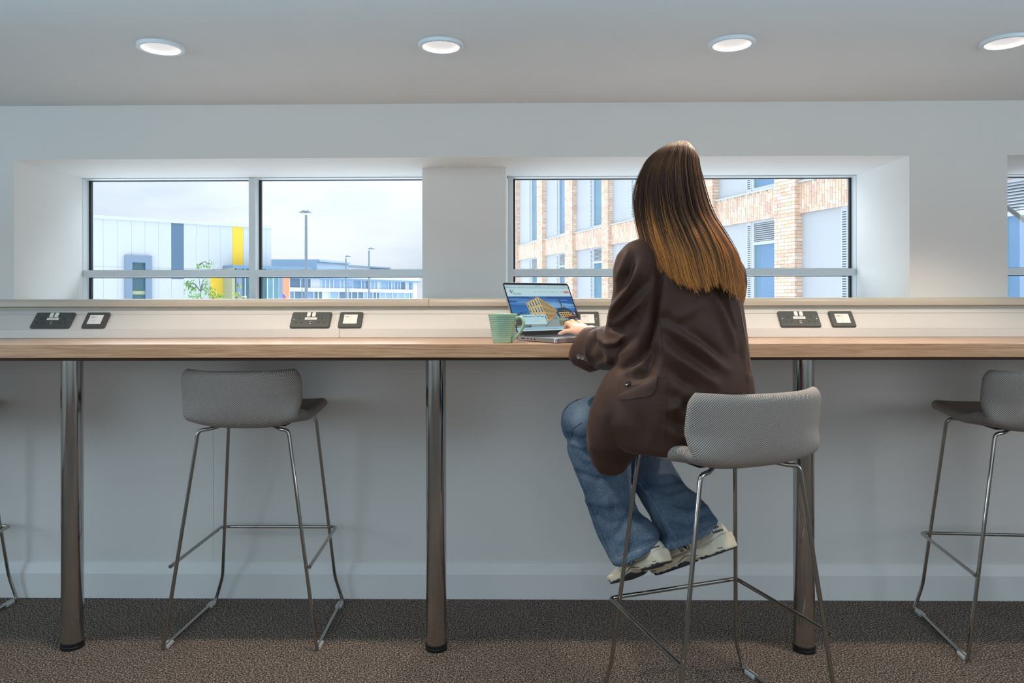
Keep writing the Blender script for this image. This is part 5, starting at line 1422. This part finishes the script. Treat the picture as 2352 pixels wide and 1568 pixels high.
# ---- shoes
def shoe(toe, heel, roll, name, label, wide_cam):
    d = (toe-heel); L = d.length; d.normalize(); up = (ZV-d*d.z).normalized(); rt_ = d.cross(up).normalized()
    up = (up*cos(roll)+rt_*sin(roll)).normalized(); rt_ = d.cross(up).normalized()
    S = Matrix.Identity(4); S.col[0][:3] = rt_; S.col[1][:3] = d; S.col[2][:3] = up; S.translation = heel
    k = L/0.275
    def ring(s, w0, w1, zb, zt, p=2.4, cx=0.0, n=24):
        out = []
        for j in range(n):
            a = 2*pi*j/n; ca, sa = cos(a), sin(a); f = (1-sa)/2       # f 0 top .. 1 bottom
            ww = w1*(1-f)+w0*f
            x = cx+ww*abs(ca)**(2/p)*(1 if ca > 0 else -1); z = (zb+zt)/2+(zt-zb)/2*abs(sa)**(2/p)*(1 if sa > 0 else -1)
            out.append(S @ V((x*k, s*k, z*k)))
        return out
    upr = MB()
    upr.rings([ring(-.001, .024, .010, .020, .046), ring(.006, .033, .022, .018, .070), ring(.016, .038, .028, .018, .084), ring(.045, .040, .031, .018, .086), ring(.070, .040, .031, .018, .084), ring(.100, .040, .029, .018, .090), ring(.130, .043, .028, .016, .082), ring(.160, .047, .030, .014, .064), ring(.190, .048, .032, .014, .056), ring(.220, .046, .032, .014, .049), ring(.245, .039, .027, .014, .042), ring(.262, .028, .018, .016, .034), ring(.272, .012, .008, .020, .028)])
    so = remesh(upr, name, 0.0042, M_shoe, per, 3, 0.5); so['label'] = label
    # midsole: wavy top edge, flared heel
    ms = MB(); n = 40; prof = [(-.008, .016), (-.002, .027), (.008, .035), (.025, .040), (.05, .040), (.085, .037), (.11, .039), (.15, .045), (.19, .048), (.225, .045), (.25, .034), (.268, .018), (.276, .004)]
    def outline(z, grow, zoff):
        pts = []
        for s, w_ in prof: pts.append((w_+grow, s))
        L_ = [V((x*k, s*k, z(s, 1)*k)) for x, s in pts]; R_ = [V((-x*k, s*k, z(s, -1)*k)) for x, s in reversed(pts)]
        return [S @ q for q in L_+R_]
    top = lambda s, sd: 0.030+0.016*exp(-((s+0.01)/0.022)**2)+0.004*sin(s*85)*(1 if s < .22 else .3)+0.006*exp(-((s-.27)/.02)**2)
    mid = lambda s, sd: 0.018+0.003*sin(s*70+1)
    arch = lambda s: 0.013*exp(-((s-.115)/.022)**2)+0.012*max(0, (s-.21)/.06)**2
    bot = lambda s, sd: 0.004+arch(s)
    ms.rings([outline(bot, -.002, 0), outline(lambda s, d_: bot(s, d_)+.004, .002, 0), outline(mid, .0015, 0), outline(lambda s, d_: mid(s, d_)+.006, .004, 0), outline(top, .0015, 0), outline(lambda s, d_: top(s, d_)+.0015, -.003, 0)])
    mo = remesh(ms, 'midsole', 0.0036, M_sole, so, 2, 0.5)
    # outsole: dark rubber lugs under heel and forefoot
    for (a, b, kk) in ((.002, .030, 2), (.050, .085, 2), (.135, .25, 5)):
        for q in range(kk):
            s_0 = a+(b-a)*q/kk; s_1 = a+(b-a)*(q+0.62)/kk
            def wid(s):
                for (s0_, w0_), (s1_, w1_) in zip(prof[:-1], prof[1:]):
                    if s0_ <= s <= s1_: return w0_+(w1_-w0_)*(s-s0_)/(s1_-s0_)
                return .01
            g = MB(); w0_, w1_ = wid(s_0), wid(s_1); z0_, z1_ = arch(s_0), arch(s_1)
            g.rings([[S @ V((x*k, s*k, z*k)) for x, z in ((-w_*.99, zb_+.0012), (w_*.99, zb_+.0012), (w_*1.025, zb_+.0085), (-w_*1.025, zb_+.0085))] for s, w_, zb_ in ((s_0, w0_, z0_), (s_1, w1_, z1_))])
            g.build('tread_lug', M_tread, so)
    g = MB(); pl = [S @ V((( -(.0385 if s < .09 else .046))*k, s*k, (.0125+arch(s)+.002*sin(s*90))*k)) for s in [x*.01 for x in range(0, 25)]]
    g.tube(pl, .0009, 6).build('dark_sole_line', M_tread, so, smooth=True)
    sb_ = bvh_of(so); mbv = bvh_of(mo)
    # opening collar ring and laces
    def side_pt(s, z, side=-1, lift=.0006, b=sb_):
        o_ = S @ V((side*.12, s*k, z*k)); loc, nrm, i_, ds = b.ray_cast(o_, (S.to_3x3() @ V((-side, 0, 0))))
        if loc is None: return None
        return loc+S.to_3x3() @ V((side*lift, 0, 0))
    for pl in ([(.012, .060), (.030, .052), (.05, .050), (.065, .040)], [(.030, .078), (.042, .066), (.07, .060), (.080, .042)], [(.095, .074), (.112, .056), (.118, .038)], [(.14, .064), (.165, .050), (.20, .043), (.23, .038)], [(.13, .042), (.17, .040), (.20, .036)], [(.018, .048), (.04, .042), (.07, .038), (.10, .036)], [(.085, .076), (.098, .055), (.10, .038)]):
        pts = []
        for (a0, b0), (a1, b1) in zip(pl[:-1], pl[1:]):
            for q in range(5): 
                r = side_pt(a0+(a1-a0)*q/5, b0+(b1-b0)*q/5)
                if r is not None: pts.append(r)
        if len(pts) > 3: MB().tube(pts, .0005, 6).build('stitch_line', mat('shoe_stitch', (196, 182, 160), 0.7), so, smooth=True)
    for q in range(4):
        s = .118+.016*q; zt_ = .084-.0065*q
        pts = [S @ V((x*k, (s+.004*(1 if q % 2 else -1)*x/.025)*k, (zt_-abs(x)**2*9)*k)) for x in (-.028, -.018, -.008, .008, .018, .028)]
        MB().tube(pts, .0026, 8).build('lace', mat('cream_lace', (232, 226, 214), 0.8), so, smooth=True)
    # lettering on the heel counter and the big outlined letter on the side
    def put(vs, fs, fn, name, m_):
        mb = MB(); ok = True
        for v_ in vs:
            r = fn(v_)
            if r is None: ok = False; r = mb.v[-1] if mb.v else S.translation
            mb.v.append(r)
        mb.f = fs; mb.mi = [0]*len(fs); mb.recalc = False; return mb.build(name, m_, so)
    def onheel(x0, z0, sc):
        def fn(v_):
            # wrap: text runs around the heel from the outer side to the back
            s_t = x0+v_.x*sc; z = z0+v_.y*sc; ang = s_t/.034
            if s_t < 0: o_ = V((-.12, -s_t*k, z*k)); dr = V((1, 0, 0)); cpt = V((0, -s_t*k, z*k))
            else:
                a_ = min(ang, 1.5); dr = V((cos(a_), sin(a_), 0)); cpt = V((0, .030*k, z*k)); o_ = cpt-dr*.12
            if s_t < 0: o_ = V((-.12, (.030-s_t)*k, z*k))
            loc, nrm, i_, ds = sb_.ray_cast(S @ o_, S.to_3x3() @ dr)
            return None if loc is None else loc-(S.to_3x3() @ dr)*.0012
        return fn
    for txt, z0, x0 in (('new', .0615, .020), ('balance', .0510, .0150)):
        vs, fs = font_mesh(txt, 1.0, .025)
        put(vs, fs, onheel(x0, z0, .0118), 'heel_print', M_navy)
    def letter(off):
        vs, fs = font_mesh('N', 1.0, off); return vs, fs
    def onside(v_):
        x = v_.x; y = v_.y; s = .128-x*.034+y*.010; z = .038+y*.032
        return side_pt(s, z, -1, .0012)
    # outlined N as a tube contour
    ct = [(0, 0), (.22, 0), (.22, .62), (.62, 0), (.86, 0), (.86, .72), (.64, .72), (.64, .12), (.24, .72), (0, .72), (0, 0)]
    pts = []
    for (a0, b0), (a1, b1) in zip(ct[:-1], ct[1:]):
        for q in range(4):
            r = onside(V((a0+(a1-a0)*q/4, b0+(b1-b0)*q/4, 0)))
            if r is not None: pts.append(r)
    if len(pts) > 4: pts.append(pts[0]); MB().tube(pts, .0011, 6).build('side_letter', M_navy, so)
    for q in range(3):
        a_, b_ = side_pt(.050+.006*q, .054), side_pt(.049+.006*q, .060)
        if a_ is not None and b_ is not None: MB().tube([a_, (a_+b_)/2, b_], .0009, 6).build('side_dash', M_navy, so)
    return so
shoe(toeL, heelL, radians(4), 'shoe', 'cream trainer on her left foot, nearest the chrome front leg', 1)
shoe(toeR, heelR, radians(4), 'shoe', 'cream trainer on her right foot, heel raised', 1)

# ---- hair
def hair_mat(name, strand=True):
    m = mat(name, (80, 56, 42), 0.48, var=0, spec=0.25)
    t, b = nodes(m)
    at = t.nodes.new('ShaderNodeAttribute'); at.attribute_name = 'tone'; at.attribute_type = 'GEOMETRY'
    r = t.nodes.new('ShaderNodeValToRGB'); r.color_ramp.elements[0].position = 0.0; r.color_ramp.elements[0].color = lin((50, 34, 27))
    r.color_ramp.elements[1].position = 1.0; r.color_ramp.elements[1].color = lin((244, 168, 92))
    for p_, c in ((0.28, (88, 63, 50)), (0.55, (148, 104, 72)), (0.8, (206, 136, 74))):
        e = r.color_ramp.elements.new(p_); e.color = lin(c)
    t.links.new(at.outputs['Fac'], r.inputs['Fac']); t.links.new(r.outputs['Color'], b.inputs['Base Color'])
    return m
M_hair = hair_mat('brown_hair_strands')
HR = [  # row, left column, right column, centre depth, half depth
 (331, 1546, 1569, 2.075, .050), (334, 1532, 1581, 2.070, .062), (340, 1518, 1588, 2.064, .070), (352, 1501, 1595, 2.058, .080), (368, 1486, 1602, 2.053, .089), (388, 1476, 1604, 2.050, .093), (410, 1467, 1609, 2.050, .101), (440, 1460, 1616, 2.050, .104), (470, 1460, 1625, 2.048, .101), (500, 1462, 1638, 2.040, .096),
 (525, 1466, 1655, 2.022, .095), (550, 1471, 1672, 2.000, .094), (580, 1481, 1690, 1.985, .090), (610, 1490, 1701, 1.975, .084), (640, 1500, 1709, 1.965, .074), (675, 1520, 1713, 1.955, .068), (705, 1534, 1712, 1.950, .062)]
HP = []
for row, uL, uR, Y, b_ in HR:
    a, c = PY(uL, row, Y), PY(uR, row, Y); HP.append(((a+c)/2, (c-a).length/2, b_, row))
def hring(row):
    if row <= HR[0][0]: return HP[0][:3]
    for i in range(len(HP)-1):
        if row <= HP[i+1][3]:
            f = (row-HP[i][3])/(HP[i+1][3]-HP[i][3]); 
            i0_, i3 = max(i-1, 0), min(i+2, len(HP)-1)
            def cc(a, b, c, d): return 0.5*((2*b)+(c-a)*f+(2*a-5*b+4*c-d)*f*f+(3*b-a-3*c+d)*f**3)
            return (cc(HP[i0_][0], HP[i][0], HP[i+1][0], HP[i3][0]), cc(HP[i0_][1], HP[i][1], HP[i+1][1], HP[i3][1]), cc(HP[i0_][2], HP[i][2], HP[i+1][2], HP[i3][2]))
    return HP[-1][:3]
def hpos(phi, row, inset=0.0):
    c, a, b_ = hring(row); return c+V(((a-inset)*cos(phi), (b_-inset)*sin(phi), 0))
hb = MB(); rows = [336, 341, 348, 356, 368, 385, 410, 440, 470, 500, 525, 550, 580, 600, 620]
hb.rings([[hpos(2*pi*j/40, r, .012 if r > 350 else .004) for j in range(40)] for r in rows])
ho = hb.build('hair', M_hair, per, smooth=True)
at = ho.data.attributes.new('tone', 'FLOAT', 'POINT')
for i in range(len(ho.data.vertices)): at.data[i].value = 0.10
ho['label'] = 'long straight brown hair fading to golden brown at the ends'
rh = random.Random(21); hs = MB(); tones = []
hv, hf = [], []
FACE = atan2(PF.y, PF.x)
def endrow(phi):
    x = cos(phi)
    pts = [(-1, 606), (-.8, 615), (-.62, 640), (-.4, 652), (0, 655), (.2, 644), (.35, 650), (.6, 666), (.85, 674), (1, 668)]
    for (a0, b0), (a1, b1) in zip(pts[:-1], pts[1:]):
        if x <= a1: return b0+(b1-b0)*(x-a0)/(a1-a0)
    return 668
NCL = 980; SEG = 26
for cidx in range(NCL):
    phi0 = rh.uniform(-pi*1.06, pi*0.06)           # back and sides
    if rh.random() < 0.12: phi0 = rh.choice((rh.uniform(0.06*pi, .25*pi), rh.uniform(.75*pi, .94*pi)))
    front = 0 < (phi0 % (2*pi)) < pi
    cl_in = rh.uniform(0, .009); ctone = rh.gauss(0, .10); wph = rh.uniform(0, 6.3); wamp = rh.uniform(.004, .018)
    er = endrow(phi0)+rh.gauss(0, 6)
    if front: er = min(er, 600)
    nstr = rh.randint(6, 11); spread = rh.uniform(.012, .05)
    gold = max(0, rh.gauss(0.35, 0.35))
    stray_c = rh.random() < 0.05; drift = rh.gauss(0, .07); grow = rh.gauss(505, 40); gbr = max(0, rh.gauss(.5, .38)); w2 = rh.uniform(.002, .010); w2p = rh.uniform(0, 6.3)
    for s_ in range(nstr):
        dphi = rh.gauss(0, spread); din = rh.uniform(-.001, .0055); e = er+rh.gauss(0, 3.5); sdr = rh.gauss(0, .035); st = 0.0
        r0 = 331.5+abs(rh.gauss(0, 1.5)); thick = rh.uniform(.00026, .00055)
        flick = rh.gauss(0, .5)
        if stray_c: st = rh.uniform(.002, .010)
        t3 = rh.gauss(0, .06); pts = []
        for q in range(SEG+1):
            t = q/SEG; tt = t**1.0; row = r0+(e-r0)*(1-(1-tt)**1.0 if True else tt)
            row = r0+(e-r0)*tt
            conv = (1-0.55*t**2)
            ph = phi0+dphi*conv+wamp*sin(wph+t*7)+w2*sin(w2p+t*15)+(drift+sdr)*(t-.5)+(0.05*flick*max(0, t-.9)*10*.2)
            p = hpos(ph, row, cl_in*(0.4+0.6*sin(pi*t))+din-st*sin(pi*t)+(.004*max(0, t-.85)/.15*rh.random()))
            if t > .9: p = p+V((.010*(t-.9)*10*.6*flick*.4, 0, 0))
            # keep the fringe of the scalp rounded
            pts.append(p)
        n0 = len(hv); Lp = len(pts); rr_ = []
        for q, p in enumerate(pts):
            tdir = (pts[min(q+1, Lp-1)]-pts[max(q-1, 0)]).normalized(); s1_ = tdir.cross(V((0.3, 1, 0.1))).normalized(); s2_ = tdir.cross(s1_)
            th = thick*(1.15-0.5*(q/SEG)**4)
            for a_ in (0, 2.094, 4.189): hv.append(p+s1_*(th*cos(a_))+s2_*(th*sin(a_)))
            t = q/SEG; x = cos(phi0); rowq = r0+(e-r0)*t
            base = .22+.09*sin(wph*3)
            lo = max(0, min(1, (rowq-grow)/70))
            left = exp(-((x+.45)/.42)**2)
            bright = lo*(.33+.34*gbr*(.45+.75*left))+.14*max(0, (rowq-560)/110)  # dyed golden ends, plus lamp light on the lower left put into the tone
            crown = .10*exp(-((rowq-385)/26)**2)*(.5+left)  # painted highlight band across the upper head, stronger on the left
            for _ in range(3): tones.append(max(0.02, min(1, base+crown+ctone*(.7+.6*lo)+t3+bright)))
        for q in range(Lp-1):
            for a_ in range(3):
                b0 = n0+q*3; hf.append((b0+a_, b0+(a_+1) % 3, b0+3+(a_+1) % 3, b0+3+a_))
inv = wmat(ho).inverted()
me = bpy.data.meshes.new('hair_strands'); me.from_pydata([tuple(inv @ v) for v in hv], [], hf); me.materials.append(M_hair)
at = me.attributes.new('tone', 'FLOAT', 'POINT'); at.data.foreach_set('value', tones)
me.polygons.foreach_set('use_smooth', [True]*len(me.polygons)); me.update()
o = bpy.data.objects.new('hair_strands', me); COL.objects.link(o); o.parent = ho; o['kind'] = 'stuff'
